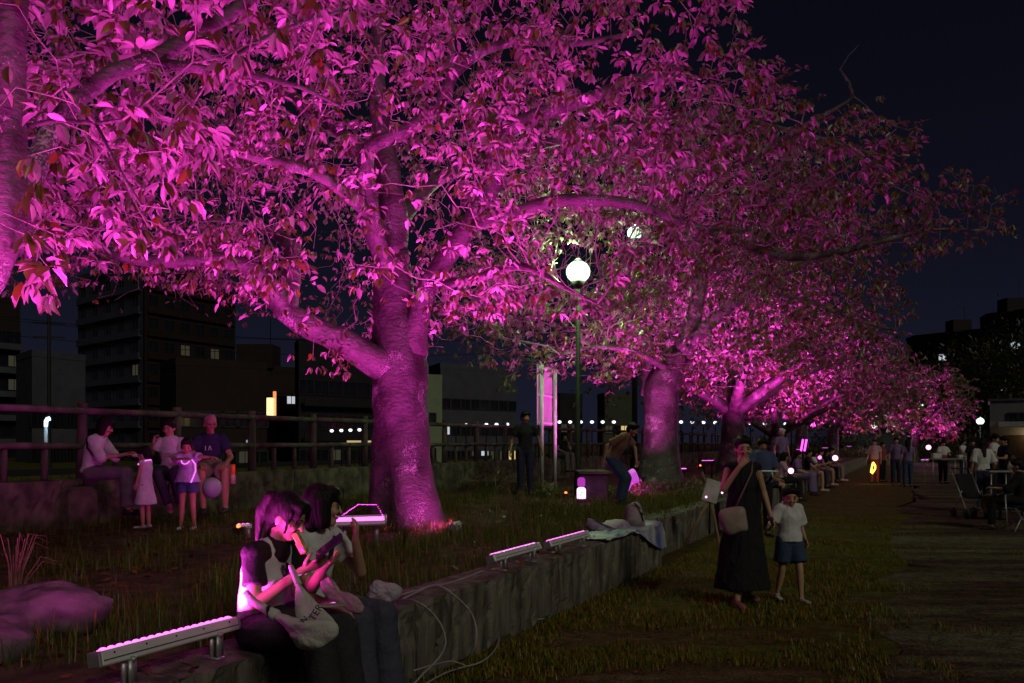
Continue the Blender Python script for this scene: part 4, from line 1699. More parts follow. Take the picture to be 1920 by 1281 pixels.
building('dark grey block of flats left of the big trunk', (X(553, 66), X(560, 63), X(718, 68)), -1, Zt(648, 65), B_DARK,
         [('R', dict(fl_h=2.6, floors=3, cols=6, ww=1.2, wh=1.1, lit={(2, 0): 'dim'}, balcony=.6, bal_m=B_DARK))], seed=8, roof_bits=False)
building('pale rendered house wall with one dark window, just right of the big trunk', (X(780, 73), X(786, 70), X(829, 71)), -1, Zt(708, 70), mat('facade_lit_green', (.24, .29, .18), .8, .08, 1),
         [('R', dict(fl_h=2.9, floors=2, cols=1, ww=.9, wh=.9, lit={}))], seed=9, roof_bits=False)
building('long grey block of flats with small lit windows, right of the big trunk', (X(805, 80), X(826, 76), X(968, 82)), -1, Zt(690, 78), B_GREY,
         [('R', dict(fl_h=2.35, floors=3, cols=8, ww=.95, wh=.9, lit={(0, 1): 'white', (3, 0): 'dim', (4, 0): 'white', (6, 0): 'dim', (7, 0): 'yellow', (5, 0): 'dim'}))], seed=10, roof_bits=False)
building('small dark building seen behind the lamp post', (X(1035, 95), X(1050, 90), X(1092, 92)), -1, Zt(742, 90), B_DARK,
         [('R', dict(fl_h=2.6, floors=2, cols=3, ww=.9, wh=.9, lit={(0, 1): 'dim', (1, 1): 'dim'}))], seed=12, roof_bits=False)
building('building with a lit yellowish top floor between lamp post and second tree', (X(1120, 92), X(1134, 88), X(1192, 90)), -1, Zt(741, 88), B_PALE,
         [('R', dict(fl_h=2.5, floors=2, cols=4, ww=1.0, wh=.8, lit={(0, 1): 'dim', (2, 1): 'yellow', (3, 1): 'yellow'}))], seed=13, roof_bits=False)
building('dark red hillside apartment block at the right edge with a few white windows', (X(1700, 150), X(1716, 146), X(1990, 128)), -1, Zt(632, 146), B_RED,
         [('R', dict(fl_h=3.0, floors=6, cols=12, ww=1.4, wh=1.2, lit={(2, 5): 'white', (5, 4): 'dim', (9, 3): 'dim'}, balcony=.9, bal_m=B_RED))], seed=14)
building('stepped dark apartment block high at the right edge, white lamps on it', (X(1838, 132), X(1850, 128), X(2010, 118)), -1, Zt(588, 126), B_DARK,
         [('R', dict(fl_h=3.0, floors=7, cols=7, ww=1.4, wh=1.2, lit={(2, 5): 'white', (2, 4): 'dim', (1, 3): 'white', (2, 2): 'warm'}, balcony=.9, bal_m=B_RED))], seed=15)

# lit shop sign and small glowing window across the river
for (px, py, w, h, m, lb) in ((509, 766, .5, 1.15, emitter('shop_sign', (1.0, .85, .35), 1.6), 'upright yellow and white lit shop sign across the river'),
                              (515, 760, .16, 1.5, emitter('shop_sign_red', (1.0, .35, .12), 1.0), 'thin orange lit strip right of the yellow shop sign')):
    c = P(px, py, 46)
    mb = MB().box(c, (w, .12, h), bevel=.02)
    tag(mb.build('shop_sign', m), lb, 'sign')
for (px, py, w, h) in ((467, 829, .22, .17), (676, 828, 1.1, .08),):
    c = P(px, py, 34.5)
    mb = MB().box(c, (w, .05, h))
    tag(mb.build('lit_window', emitter('pale_lit', (.7, .8, .9), .35) if px < 500 else emitter('gold_lit', (1, .75, .35), .5)), 'small pale lit opening low behind the fence at the left' if px < 500 else 'thin golden light strip low behind the fence left of the big trunk', 'light')

# utility pole and wires at the left
root = empty('utility_pole', (X(92, 50)[0], 50, 0), 'thin utility pole with cross arms and wires at the left, in front of the tower', 'utility pole')
x0 = X(92, 50)[0]
MB().tube([(x0, 50, -.5), (x0, 50, Zt(590, 50))], [.13, .09], 8).build('pole', M_BLACK, root)
for z in (Zt(606, 50), Zt(632, 50)):
    MB().box((x0, 50, z), (1.7, .09, .09), rotz=.3).build('cross_arm', M_BLACK, root)
for z, dx in ((Zt(606, 50), -.7), (Zt(606, 50), .7), (Zt(636, 50), 0)):
    pts = [Vector((x0 + dx + 26 * s, 50 + 8 * s, z - 5.5 * s * (1 - s) * .35)) for s in np.linspace(-1, 1, 25)]
    MB().tube(pts, .018, 4, cap=False).build('wire', M_BLACK, root)

# embankment wall of the far bank and hedge mass
mb = MB()
a, b = W(-150, 36.0, -2.3), W(400, 36.0, -2.3)
mb.add([a, b, b + Vector((0, 0, 2.6)), a + Vector((0, 0, 2.6))], [(0, 1, 2, 3)])
o = mb.build('river_embankment', B_DARK)
tag(o, kind='structure')


# ------------------------------------------------------------------ small white house at the right
HX, HY = X(1856, 46)
root = empty('house', (HX, HY, 0), 'small white park house with a lit doorway under an awning at the right edge', 'house', rotz=-math.atan2(HX, HY))
M_HOUSE = mat('house_render', (.16, .145, .18), .85, .12, 2)


def hb(nm, c, size, m, M=None, parent=root):
    mb = MB().box(c, size, M=M)
    o = mb.build(nm, m)
    o.parent = parent
    return o


hz_ = Zt(752, 46)
hb('wall', (4.0, 2.5, hz_ / 2), (8.0, 5, hz_), M_HOUSE)
hb('roof', (4.0, 2.5, hz_ + .05), (8.2, 5.2, .12), B_GREY)
f, p = window_set(.42, .34, M_WFRAME, M_PANE)
for xx in (1.05, 1.55):
    o = bpy.data.objects.new('window', f)
    COL.objects.link(o)
    o.location = (xx, -.03, hz_ - .85)
    o.parent = root
    o2 = bpy.data.objects.new('pane', p)
    COL.objects.link(o2)
    o2.parent = o
hb('awning', (4.2, -.9, 2.45), (7.6, 1.8, .06), mat('awning', (.3, .3, .32), .7), M=Matrix.Rotation(.16, 3, 'X'))
hb('door', (1.35, -.03, .95), (.95, .06, 1.9), mat('door_dark', (.03, .015, .012), .6))
mb = MB().ball((2.05, -.12, 2.0), (.13, .1, .13), 12, 8)
o = mb.build('wall_lamp', emitter('warm_lamp', (1, .80, .45), 6), None, True)
o.parent = root
o = lamp('lamp', 'POINT', (2.0, -.5, 1.9), 22, (1, .74, .30), None, size=.08)
o.parent = root

# dark hut behind the bright globe lamp, and the hedge rows
root = empty('hut', (X(1620, 72)[0], 72, 0), 'low dark hut behind the bright white globe lamp', 'hut')
MB().box((X(1640, 72)[0], 73.5, 1.35), (5.2, 3, 2.7)).build('wall', mat('hut_wall', (.04, .05, .05), .8), root)
MB().box((X(1640, 72)[0], 73.3, 2.8), (5.8, 3.8, .16)).build('roof', B_DARK, root)


def bush(label, c, rad, n, llen, seed, cat='bush', group=None, material=None, name='bush', stems=True):
    r_ = np.random.default_rng(seed)
    c = Vector(c)
    root = empty(name, (c.x, c.y, c.z), label, cat, group)
    u = r_.normal(0, 1, (n, 3))
    u /= np.linalg.norm(u, axis=1, keepdims=True)
    rr_ = r_.uniform(.45, 1.0, (n, 1)) ** .6
    wob = np.array([1 + .38 * noise.noise(Vector(v) * 2.1 + Vector((seed, 0, 0))) + .2 * noise.noise(Vector(v) * 5 + Vector((seed, 0, 0))) for v in u])[:, None]
    p = u * rr_ * wob * np.array(rad)
    p[:, 2] = np.abs(p[:, 2])
    base = p + np.array((c.x, c.y, c.z))
    d = u + r_.normal(0, .6, (n, 3))
    ln = r_.uniform(llen * .7, llen * 1.3, n)
    x, y, z = make_leaves(base, d, ln, r_)
    V, F = leaf_arrays(base, x, y, z, ln, LEAF2_V, LEAF2_F)
    tag(new_obj('foliage', mesh_tris('foliage', V, F, tint=np.repeat(r_.uniform(0, 1, n), 2)), root, material or M_DARKLEAF), kind='stuff')
    if stems:
        mb = MB()
        for k in range(4):
            a = k * 1.7
            mb.tube([c, c + Vector((math.cos(a) * rad[0] * .5, math.sin(a) * rad[1] * .5, rad[2] * .8))], [rad[2] * .03, rad[2] * .012], 6)
        mb.build('stem', M_BARK, root)
    return root


# dark wood at the right, each crown a tree
GD = 'dark trees beyond the field at the right'
for k, (px, py, Y, rx, lb) in enumerate(((1790, 660, 84, 4.6, 'dark tree just right of the last pink tree'), (1838, 618, 88, 5.6, 'tallest dark tree in front of the hillside flats'),
                                         (1895, 640, 80, 5.0, 'dark tree over the small white house'), (1930, 600, 92, 6, 'dark tree cut by the right edge behind the house'),
                                         (1765, 740, 100, 4.0, 'low dark tree left of the dark wood, near the yellow lamp'))):
    top = P(px, py, Y)
    base = Vector((top.x, top.y, 0))
    h = top.z
    root = empty('dark_tree', base, lb, 'tree', GD)
    MB().tube([base, base + Vector((.2, 0, h * .3)), base + Vector((.1, .2, h * .6))], [.35, .26, .15], 8).build('trunk', M_BARK, root, True)
    r_ = np.random.default_rng(400 + k)
    n = 5200
    cl = r_.normal(0, 1, (60, 3))
    cl /= np.linalg.norm(cl, axis=1, keepdims=True)
    cl *= r_.uniform(.45, .95, (60, 1))
    q = cl[r_.integers(0, 60, n)] + r_.normal(0, .16, (n, 3))
    bp_ = q * np.array((rx, rx * .8, h * .46)) + np.array((base.x, base.y, h * .54))
    ln = r_.uniform(.35, .6, n)
    x, y, z = make_leaves(bp_, q + r_.normal(0, .5, q.shape), ln, r_)
    V, F = leaf_arrays(bp_, x, y, z, ln, LEAF2_V, LEAF2_F)
    tag(new_obj('crown', mesh_tris('crown', V, F, tint=np.repeat(r_.uniform(0, 1, n), 2)), root, M_DARKLEAF), kind='stuff')

for k, (px, Y, w, h, lb) in enumerate(((1590, 62, 3.2, 1.0, 'low hedge tinted pink left of the pink couple'), (1665, 78, 4.2, 2.2, 'dark bush right of the bright globe lamp'),
                                       (1560, 70, 4.0, 2.6, 'dark bush behind the far end of the sitting crowd'), (1760, 76, 4.5, 2.0, 'dark hedge behind the woman at the far table'),
                                       (1815, 64, 4.0, 2.4, 'dark bush under the greenish lamp'), (1731, 66, 1.6, 1.3, 'round bush lit pink behind the purple couple'))):
    c = P(px, HORIZON, Y)
    bush(lb, (c.x, c.y, 0), (w, 1.6, h), 2600, .24, 500 + k, group='bushes at the far end of the field', material=M_LEAF if k in (0, 5) else None)
# low plants lit pink at the foot of the second tree
for k, (px, py, Y, w, h) in enumerate(((1205, 925, 16.4, .55, .34), (1250, 928, 16.8, .6, .28), (1300, 930, 17.4, .6, .26), (1165, 925, 15.8, .3, .2), (1330, 905, 20, .7, .25), (930, 880, 19.5, .8, .45), (1000, 905, 17.5, .6, .25))):
    c = P(px, py, Y)
    bush(('leafy ground plant lit pink beside the glowing bag', 'leafy ground plant lit pink, second from the glowing bag', 'leafy ground plant lit pink nearest the wooden easel', 'small leafy plant behind the stepping man',
          'leafy plant at the foot of the third tree', 'dark shrub in front of the rear wall left of the standing man', 'low dark shrub at the foot of the sign')[k],
         (c.x, Y, BED), (w, w * .7, h), 700 if k < 5 else 500, .09, 600 + k, cat='plant', group='low plants in the bed', material=M_LEAF, name='ground_plant')


# ------------------------------------------------------------------ people
V3 = Vector


def prim(p1, p2, a1, a2=None, b1=None, b2=None, side=None, flat1=False, flat2=False, n=16):
    """rounded cone from p1 to p2; a = half width along 'side', b = half depth"""
    a2 = a1 if a2 is None else a2
    b1 = a1 if b1 is None else b1
    b2 = a2 if b2 is None else b2
    p1, p2 = V3(p1), V3(p2)
    ax = p2 - p1
    if ax.length < 1e-5:
        ax = V3((0, 0, 1e-5))
    t = ax.normalized()
    s = V3(side) if side is not None else (V3((1, 0, 0)) if abs(t.x) < .8 else V3((0, 1, 0)))
    s = (s - t * s.dot(t)).normalized()
    w = t.cross(s)
    rings = []
    if flat1:
        rings.append((p1, a1 * .02, b1 * .02))
        rings.append((p1, a1, b1))
    else:
        for d in (-80, -55, -30, 0):
            rings.append((p1 + t * math.sin(R(d)) * (a1 + b1) / 2, a1 * math.cos(R(d)), b1 * math.cos(R(d))))
    for q in (.33, .67):
        rings.append((p1 + ax * q, a1 + (a2 - a1) * q, b1 + (b2 - b1) * q))
    if flat2:
        rings.append((p2, a2, b2))
        rings.append((p2, a2 * .02, b2 * .02))
    else:
        for d in (0, 30, 55, 80):
            rings.append((p2 + t * math.sin(R(d)) * (a2 + b2) / 2, a2 * math.cos(R(d)), b2 * math.cos(R(d))))
    V, F = [], []
    for c, a, b in rings:
        for j in range(n):
            an = 2 * math.pi * j / n
            V.append(c + s * a * math.cos(an) + w * b * math.sin(an))
    m = len(rings)
    for i in range(m - 1):
        for j in range(n):
            k = (j + 1) % n
            F.append((i * n + j, i * n + k, i * n + n + k, i * n + n + j))
    F.append(tuple(reversed(range(n))))
    F.append(tuple(range((m - 1) * n, m * n)))
    return V, F


def ellip(c, r, M=None):
    mb = MB().ball(c, r, 18, 12, M=M)
    return [V3(v) for v in mb.v], mb.f


TMP = []


def fuse(prims, vox, smooth=3, extra=(), fold=0.0, fseed=0.0, fscale=9.0):
    """union of closed solids by voxel remesh, smoothed; 'extra' solids are joined afterwards as they are"""
    V, F = [], []
    for v, f in prims:
        n = len(V)
        V += v
        F += [tuple(i + n for i in q) for q in f]
    me = mesh_np('tmp', V, F)
    o = bpy.data.objects.new('tmp', me)
    COL.objects.link(o)
    m = o.modifiers.new('r', 'REMESH')
    m.mode = 'VOXEL'
    m.voxel_size = vox
    m.adaptivity = 0
    if smooth:
        m2 = o.modifiers.new('s', 'SMOOTH')
        m2.iterations = smooth
        m2.factor = .5
    dg = bpy.context.evaluated_depsgraph_get()
    ev = o.evaluated_get(dg)
    m3 = ev.to_mesh()
    nv, nf = len(m3.vertices), len(m3.polygons)
    co = np.empty(nv * 3, np.float32)
    m3.vertices.foreach_get('co', co)
    no = np.empty(nv * 3, np.float32)
    m3.vertices.foreach_get('normal', no)
    co = co.reshape(-1, 3)
    no = no.reshape(-1, 3)
    faces = [tuple(p.vertices) for p in m3.polygons]
    ev.to_mesh_clear()
    bpy.data.objects.remove(o)
    bpy.data.meshes.remove(me)
    if fold:
        for i in range(nv):
            q = V3(co[i])
            a = noise.noise(V3((q.x * fscale, q.y * fscale, q.z * fscale * .45 + fseed)))
            b = 1 - abs(noise.noise(V3((q.x * fscale * 1.6 + fseed, q.y * fscale * 1.6, q.z * fscale * .8)))) * 3
            co[i] += no[i] * fold * (a + .6 * max(0, b))
    V = [tuple(v) for v in co]
    for v, f in extra:
        n = len(V)
        V += [tuple(q) for q in v]
        faces += [tuple(i + n for i in q) for q in f]
    return V, faces


def lerp(a, b, t):
    return V3(a) * (1 - t) + V3(b) * t


STAND = dict(pel=(0, 0, .92), waist=(0, .005, 1.06), chest=(0, .0, 1.23), shc=(0, 0, 1.345), neck=(0, .0, 1.40), head=(0, .02, 1.525),
             hipL=(-.085, 0, .89), hipR=(.085, 0, .89), knL=(-.095, .015, .48), knR=(.095, .015, .48), anL=(-.10, -.01, .075), anR=(.10, -.01, .075),
             toL=(-.12, .15, .03), toR=(.12, .15, .03), elL=(-.215, -.02, 1.08), elR=(.215, -.02, 1.08), wrL=(-.225, .05, .85), wrR=(.225, .05, .85))
SIT = dict(pel=(0, 0, .10), waist=(0, .0, .23), chest=(0, .02, .38), shc=(0, .03, .50), neck=(0, .045, .555), head=(0, .07, .68),
           hipL=(-.085, .02, .085), hipR=(.085, .02, .085), knL=(-.10, .43, .10), knR=(.10, .43, .10), anL=(-.10, .45, -.37), anR=(.10, .45, -.37),
           toL=(-.11, .60, -.42), toR=(.11, .60, -.42), elL=(-.205, .08, .27), elR=(.205, .08, .27), wrL=(-.13, .28, .20), wrR=(.13, .28, .20))

SKIN = mat('skin', (.50, .30, .19), .5, .06, 6, spec=.35)
SKIN_T = mat('skin_tan', (.38, .21, .12), .5, .06, 6, spec=.35)
HAIR = mat('black_hair', (.010, .007, .007), .5, .4, 60, bump=.6, bscale=90, spec=.22, stretch=(1, 1, .12))
HAIR_G = mat('grey_hair', (.32, .31, .31), .6, .3, 60, bump=.5, bscale=90, stretch=(1, 1, .2))
EYE_M = mat('eye_dark', (.02, .014, .012), .2)
LIP = mat('lips', (.38, .15, .14), .45, .05)
CL = {}


def cloth(name, col, rough=.85, var=.12):
    return mat('cloth_' + name, col, rough, var, 14, bump=.35, bscale=60, spec=.2)


C_WHITE = cloth('white', (.66, .66, .68))
C_BLACK = cloth('black', (.018, .017, .021))
C_NAVY = cloth('navy', (.030, .035, .075))
C_DENIM = cloth('denim', (.045, .075, .14))
C_DKDENIM = cloth('dark_denim', (.050, .050, .078))
C_GREY = cloth('grey', (.16, .155, .165))
C_LAV = cloth('lavender', (.40, .30, .52))
C_BROWN = cloth('rust', (.26, .13, .10))
C_KHAKI = cloth('khaki', (.20, .15, .12))
C_BLUE = cloth('blue', (.07, .09, .19))
C_PINK = cloth('pink', (.55, .35, .45))
C_SHOE = mat('shoe_dark', (.02, .02, .025), .5)
C_SHOEW = mat('shoe_white', (.5, .5, .5), .6)
C_RED = cloth('red', (.30, .05, .07))
C_PURP = cloth('purple', (.20, .14, .28))


def hand_prims(w, d, nrm, s, curl=.5, thumb=1, spread=0.0):
    """palm prims for the fuse and free finger tubes; d points from the wrist to the fingers, nrm out of the palm"""
    w, d, nrm = V3(w), V3(d).normalized(), V3(nrm)
    nrm = (nrm - d * nrm.dot(d)).normalized()
    sd = d.cross(nrm)
    palm = [prim(w, w + d * .07 * s, .026 * s, .038 * s, .020 * s, .014 * s, side=sd)]
    fing = []
    for k, (o, L, r) in enumerate(((-.029, .062, .0080), (-.010, .072, .0085), (.009, .068, .0082), (.027, .054, .0072))):
        b = w + d * .062 * s + sd * o * s
        l = L * s
        dd = d + sd * (o * 6 * spread)
        p1 = b + dd * l * .45 + nrm * l * .12 * curl
        p2 = p1 + (dd * (1 - .6 * curl) + nrm * .8 * curl).normalized() * l * .33
        p3 = p2 + (dd * (1 - 1.1 * curl) + nrm * 1.3 * curl).normalized() * l * .27
        r_ = r * s
        V, F = tube_data([b, p1, p2, p3, p3 + (p3 - p2) * .12], [r_ * 1.1, r_, r_ * .93, r_ * .8, r_ * .3], 8)
        fing.append((V, F))
    b = w + d * .018 * s + sd * -.026 * s * thumb
    p1 = b + (d * .7 - sd * .75 * thumb + nrm * .25).normalized() * .035 * s
    p2 = p1 + (d * .9 - sd * .3 * thumb + nrm * .5).normalized() * .028 * s
    p3 = p2 + (d * .9 + nrm * .5).normalized() * .018 * s
    V, F = tube_data([b, p1, p2, p3], [.0115 * s, .0105 * s, .009 * s, .004 * s], 8)
    fing.append((V, F))
    return palm, fing


def person(label, loc, face, height=1.62, base='stand', pose=None, look=(0, 0), hair='short', hair_m=None, skin=None, top=None, bottom=None, shoes=None,
           vox=.012, hk=1.0, girth=1.0, hands=None, group=None, roll=0.0, fold=.004):
    """face: compass bearing of the facing direction in degrees, 0 = +Y, 90 = +X, 180 = toward the camera. Local +y is forward, +x the person's right.
    top/bottom: dicts describing the clothes"""
    J = dict(STAND if base == 'stand' else SIT)
    J.update(pose or {})
    s = height / 1.65
    J = {k: V3(v) * s for k, v in J.items()}
    hs = s * hk
    skin = skin or SKIN
    g = girth
    k_ = lambda v: v * s * g
    shd = (J['chest'] - J['waist']).normalized()
    rt = V3(J.get('right', (1, 0, 0))).normalized() if 'right' in (pose or {}) else V3((1, 0, 0))
    rt = (rt - shd * rt.dot(shd)).normalized()
    shw = .142 * s * g * (1.0 if hk < 1.1 else .92)
    shL, shR = J['shc'] - rt * shw, J['shc'] + rt * shw
    Mh = Matrix.Rotation(-R(look[0]), 3, 'Z') @ Matrix.Rotation(-R(look[1]), 3, 'X') @ Matrix.Rotation(R(roll), 3, 'Y')
    hc = J['head']

    def H(x, y, z):
        return hc + Mh @ V3((x * hs, y * hs, z * hs))

    def torso(e, lo=0.0, flare=0.0):
        e *= s
        return [prim(J['pel'] - shd * 0.02 * s, J['waist'], k_(.135) + e + flare * s, k_(.112) + e + flare * s * .5, k_(.098) + e + flare * s, k_(.085) + e + flare * .5 * s, side=rt, flat1=bool(lo)),
                prim(J['waist'], J['chest'], k_(.112) + e, k_(.135) + e, k_(.085) + e, k_(.098) + e, side=rt),
                prim(J['chest'], J['shc'] - shd * .02 * s, k_(.135) + e, k_(.115) + e, k_(.098) + e, k_(.07) + e, side=rt),
                prim(shL, shR, k_(.045) + e * .55)]

    # -------- body
    B = torso(0)
    B.append(prim(J['neck'] - shd * .07 * s, hc + Mh @ V3((0, -.02 * hs, -.03 * hs)), .052 * s, .048 * hs))
    for sd in 'LR':
        sh = shL if sd == 'L' else shR
        el, wr = J['el' + sd], J['wr' + sd]
        B.append(prim(sh, el, k_(.044), k_(.034)))
        B.append(prim(el, wr, k_(.035), k_(.023)))
        hp, kn, an, to = J['hip' + sd], J['kn' + sd], J['an' + sd], J['to' + sd]
        B.append(prim(hp, kn, k_(.082), k_(.052)))
        B.append(prim(kn, lerp(kn, an, .35), k_(.052), k_(.052)))
        B.append(prim(lerp(kn, an, .35), an, k_(.052), k_(.033)))
        B.append(prim(an + V3((0, 0, -.035 * s)), to, .032 * s, .036 * s, .030 * s, .020 * s))
    # head
    Rr = lambda r: tuple(q * hs for q in r)
    B.append(ellip(H(0, -.008, .022), Rr((.074, .092, .094)), Mh))
    B.append(prim(H(0, .012, -.02), H(0, .048, -.078), .062 * hs, .032 * hs, .062 * hs, .028 * hs, side=Mh @ V3((1, 0, 0))))
    B.append(prim(H(0, .080, .012), H(0, .098, -.026), .009 * hs, .015 * hs, .010 * hs, .012 * hs, side=Mh @ V3((1, 0, 0))))
    for q in (-1, 1):
        B.append(ellip(H(.075 * q, -.008, -.012), Rr((.011, .018, .030)), Mh))
        B.append(ellip(H(.034 * q, .062, -.022), Rr((.026, .022, .022)), Mh))
    hv = hands or {}
    fing = []
    for sd in 'LR':
        d = (J['wr' + sd] - J['el' + sd]).normalized()
        hh = dict(d=d, n=V3((1 if sd == 'L' else -1, 0, 0)) if base == 'stand' else V3((0, 0, -1)), curl=.55, spread=0)
        hh.update(hv.get(sd, {}))
        pp, ff = hand_prims(J['wr' + sd], hh['d'], hh['n'], s * (1.0 if hk < 1.2 else 1.1), hh['curl'], 1 if sd == 'L' else -1, hh['spread'])
        B += pp
        fing += ff
    Vb, Fb = fuse(B, vox, 3, fing)
    me = mesh_np('person', Vb, Fb, True)
    root = new_obj('person', me, None, skin)
    tag(root, label, 'person', group)
    root.location = loc
    root.rotation_euler = (0, 0, -R(face))
    Wm = Matrix.Translation(V3(loc)) @ Matrix.Rotation(-R(face), 4, 'Z')

    def piece(nm, prims, m, v=None, fold_=None, sm=3):
        if not prims:
            return None
        Vp, Fp = fuse(prims, v or vox, sm, fold=(fold if fold_ is None else fold_) * s, fseed=len(label) * 1.3)
        o = bpy.data.objects.new(nm, mesh_np(nm, Vp, Fp, True))
        o.data.materials.append(m)
        COL.objects.link(o)
        o.parent = root
        return o

    # -------- face details
    if vox <= .0125:
        for q in (-1, 1):
            mb = MB().ball(H(.031 * q, .0835, .004), Rr((.0125, .006, .0065)), 12, 8, M=Mh)
            o = mb.build('eye', EYE_M, None, True)
            o.parent = root
            mb = MB().tube([H(.014 * q, .090, .024), H(.032 * q, .088, .030), H(.050 * q, .074, .024)], [.0035 * hs, .0045 * hs, .002 * hs], 6)
            o = mb.build('eyebrow', hair_m or HAIR, None, True)
            o.parent = root
        mb = MB().ball(H(0, .0775, -.058), Rr((.022, .010, .0075)), 12, 8, M=Mh)
        o = mb.build('mouth', LIP, None, True)
        o.parent = root
    # -------- hair
    hm = hair_m or HAIR
    hp_ = []
    E = lambda c, r: hp_.append(ellip(H(*c), Rr(r), Mh))
    Pm = lambda a, b, r1, r2, w1=None, w2=None: hp_.append(prim(H(*a), H(*b), r1 * hs, r2 * hs, (w1 or r1) * hs, (w2 or r2) * hs, side=Mh @ V3((1, 0, 0))))
    if hair != 'none':
        E((0, -.022, .040), (.086, .098, .096))
        E((0, -.055, -.005), (.078, .066, .078))
    if hair in ('short', 'bob', 'long', 'ponytail', 'pigtails', 'bun', 'tuft'):
        E((0, .045, .088), (.066, .045, .036))
    if hair == 'short':
        E((.045, .02, .075), (.045, .06, .04))
        E((-.045, .02, .075), (.045, .06, .04))
    if hair == 'bob':
        for q in (-1, 1):
            Pm((.062 * q, -.01, .04), (.070 * q, .005, -.085), .030, .028, .052, .042)
        Pm((0, -.045, .02), (0, -.055, -.10), .085, .078, .05, .04)
        Pm((0, .058, .075), (0, .080, .045), .058, .052, .022, .012)
    if hair in ('long',):
        for q in (-1, 1):
            Pm((.066 * q, -.02, .03), (.07 * q, -.03, -.12), .022, .022, .045, .035)
        Pm((0, -.06, .0), (0, -.10, -.30), .075, .045, .045, .03)
    if hair == 'ponytail':
        Pm((0, -.10, .055), (0, -.155, .03), .03, .036)
        Pm((0, -.155, .03), (0, -.165, -.18), .036, .016)
        for q in (-1, 1):
            Pm((.074 * q, .035, .04), (.078 * q, .045, -.05), .010, .006)
    if hair == 'tied':
        E((0, .045, .088), (.066, .045, .036))
        Pm((0, -.09, .07), (0, -.135, .06), .03, .034)
        Pm((0, -.135, .06), (.01, -.150, -.02), .036, .034, .030, .028)
        Pm((.01, -.150, -.02), (.0, -.105, -.20), .034, .014, .028, .012)
        Pm((.02, -.075, -.03), (.035, -.06, -.14), .022, .012)
        for q in (-1, 1):
            Pm((.070 * q, .040, .05), (.079 * q, .050, -.055), .011, .007)
            Pm((.045 * q, .070, .08), (.064 * q, .080, .005), .018, .008)
    if hair == 'pigtails':
        for q in (-1, 1):
            Pm((.05 * q, -.085, .045), (.07 * q, -.14, .05), .026, .032)
            Pm((.07 * q, -.14, .05), (.085 * q, -.155, -.20), .034, .016)
            Pm((.070 * q, .040, .05), (.079 * q, .050, -.045), .012, .006)
            Pm((.045 * q, .070, .08), (.062 * q, .082, .02), .018, .008)
    if hair == 'bun':
        E((0, -.09, .09), (.045, .045, .045))
    if hair == 'thin':
        hp_.clear()
        E((0, -.030, .050), (.079, .090, .082))
        E((0, -.06, .0), (.072, .052, .06))
    if hp_:
        piece('hair', hp_, hm, v=min(vox, .010), fold_=.003)
    # -------- clothes
    top = top or {}
    if top:
        e = top.get('e', .016)
        pr = torso(e, lo=1, flare=top.get('flare', 0))
        if top.get('long'):
            pr.append(prim(J['pel'] - shd * top['long'] * s, J['pel'] + shd * .03 * s, k_(.15) + e * s + top.get('flare', 0) * 1.4 * s, k_(.14) + e * s, k_(.115) + e * s + top.get('flare', 0) * s, k_(.105) + e * s, side=rt, flat1=True))
        sl = top.get('sleeve', .55)
        slv = []
        for sd in 'LR':
            sh = shL if sd == 'L' else shR
            el, wr = J['el' + sd], J['wr' + sd]
            if sl > 0:
                a = min(sl, 1.0)
                slv.append(prim(sh + V3((0, 0, .004)), lerp(sh, el, a), k_(.045) + e * s * .7, k_(.048) + e * s, flat2=(sl < 1)))
            if sl > 1:
                slv.append(prim(el, lerp(el, wr, sl - 1), k_(.044) + e * s * .8, k_(.036) + e * s * .7, flat2=True))
        if top.get('sleeve_m') is not None:
            # raglan: shoulders and sleeves in another cloth
            piece('sleeves', slv + [prim(shL, shR, k_(.050) + e * s * .8), prim(J['neck'] - shd * .03 * s, J['neck'] - shd * .055 * s, .072 * s, .08 * s)], top['sleeve_m'])
            pr = pr[:3]
        else:
            pr += slv
        piece('shirt', pr, top['m'])
    bt = bottom or {}
    kind = bt.get('kind', 'pants')
    if bt:
        e = bt.get('e', .012)
        w = bt.get('w', 1.0)
        pr = [prim(J['pel'] - shd * .03 * s, lerp(J['pel'], J['waist'], .75), k_(.138) + e * s, k_(.118) + e * s, k_(.103) + e * s, k_(.092) + e * s, side=rt)]
        if kind in ('pants', 'shorts'):
            for sd in 'LR':
                hp, kn, an = J['hip' + sd], J['kn' + sd], J['an' + sd]
                if kind == 'pants':
                    pr.append(prim(hp, kn, k_(.086) + e * s, (k_(.058) + e * s) * w))
                    end = lerp(kn, an, bt.get('len', .93))
                    pr.append(prim(kn, end, (k_(.056) + e * s) * w, (k_(.045) + e * s) * (w * 1.15 if w > 1.1 else 1), flat2=True))
                else:
                    pr.append(prim(hp, lerp(hp, kn, bt.get('len', .6)), k_(.088) + e * s, k_(.082) + e * s * 1.5, flat2=True))
        else:
            # skirt of a dress, hem at height z (fraction of the body)
            hem = V3(bt['hem']) * s
            top_ = J['waist']
            pr = [prim(top_, J['pel'], k_(.118) + e * s, k_(.145) + e * s, k_(.09) + e * s, k_(.11) + e * s, side=rt),
                  prim(J['pel'], hem, k_(.145) + e * s, bt['r'][0] * s, k_(.11) + e * s, bt['r'][1] * s, side=rt, flat2=True)]
        piece({'pants': 'trousers', 'shorts': 'shorts', 'skirt': 'skirt'}[kind], pr, bt['m'])
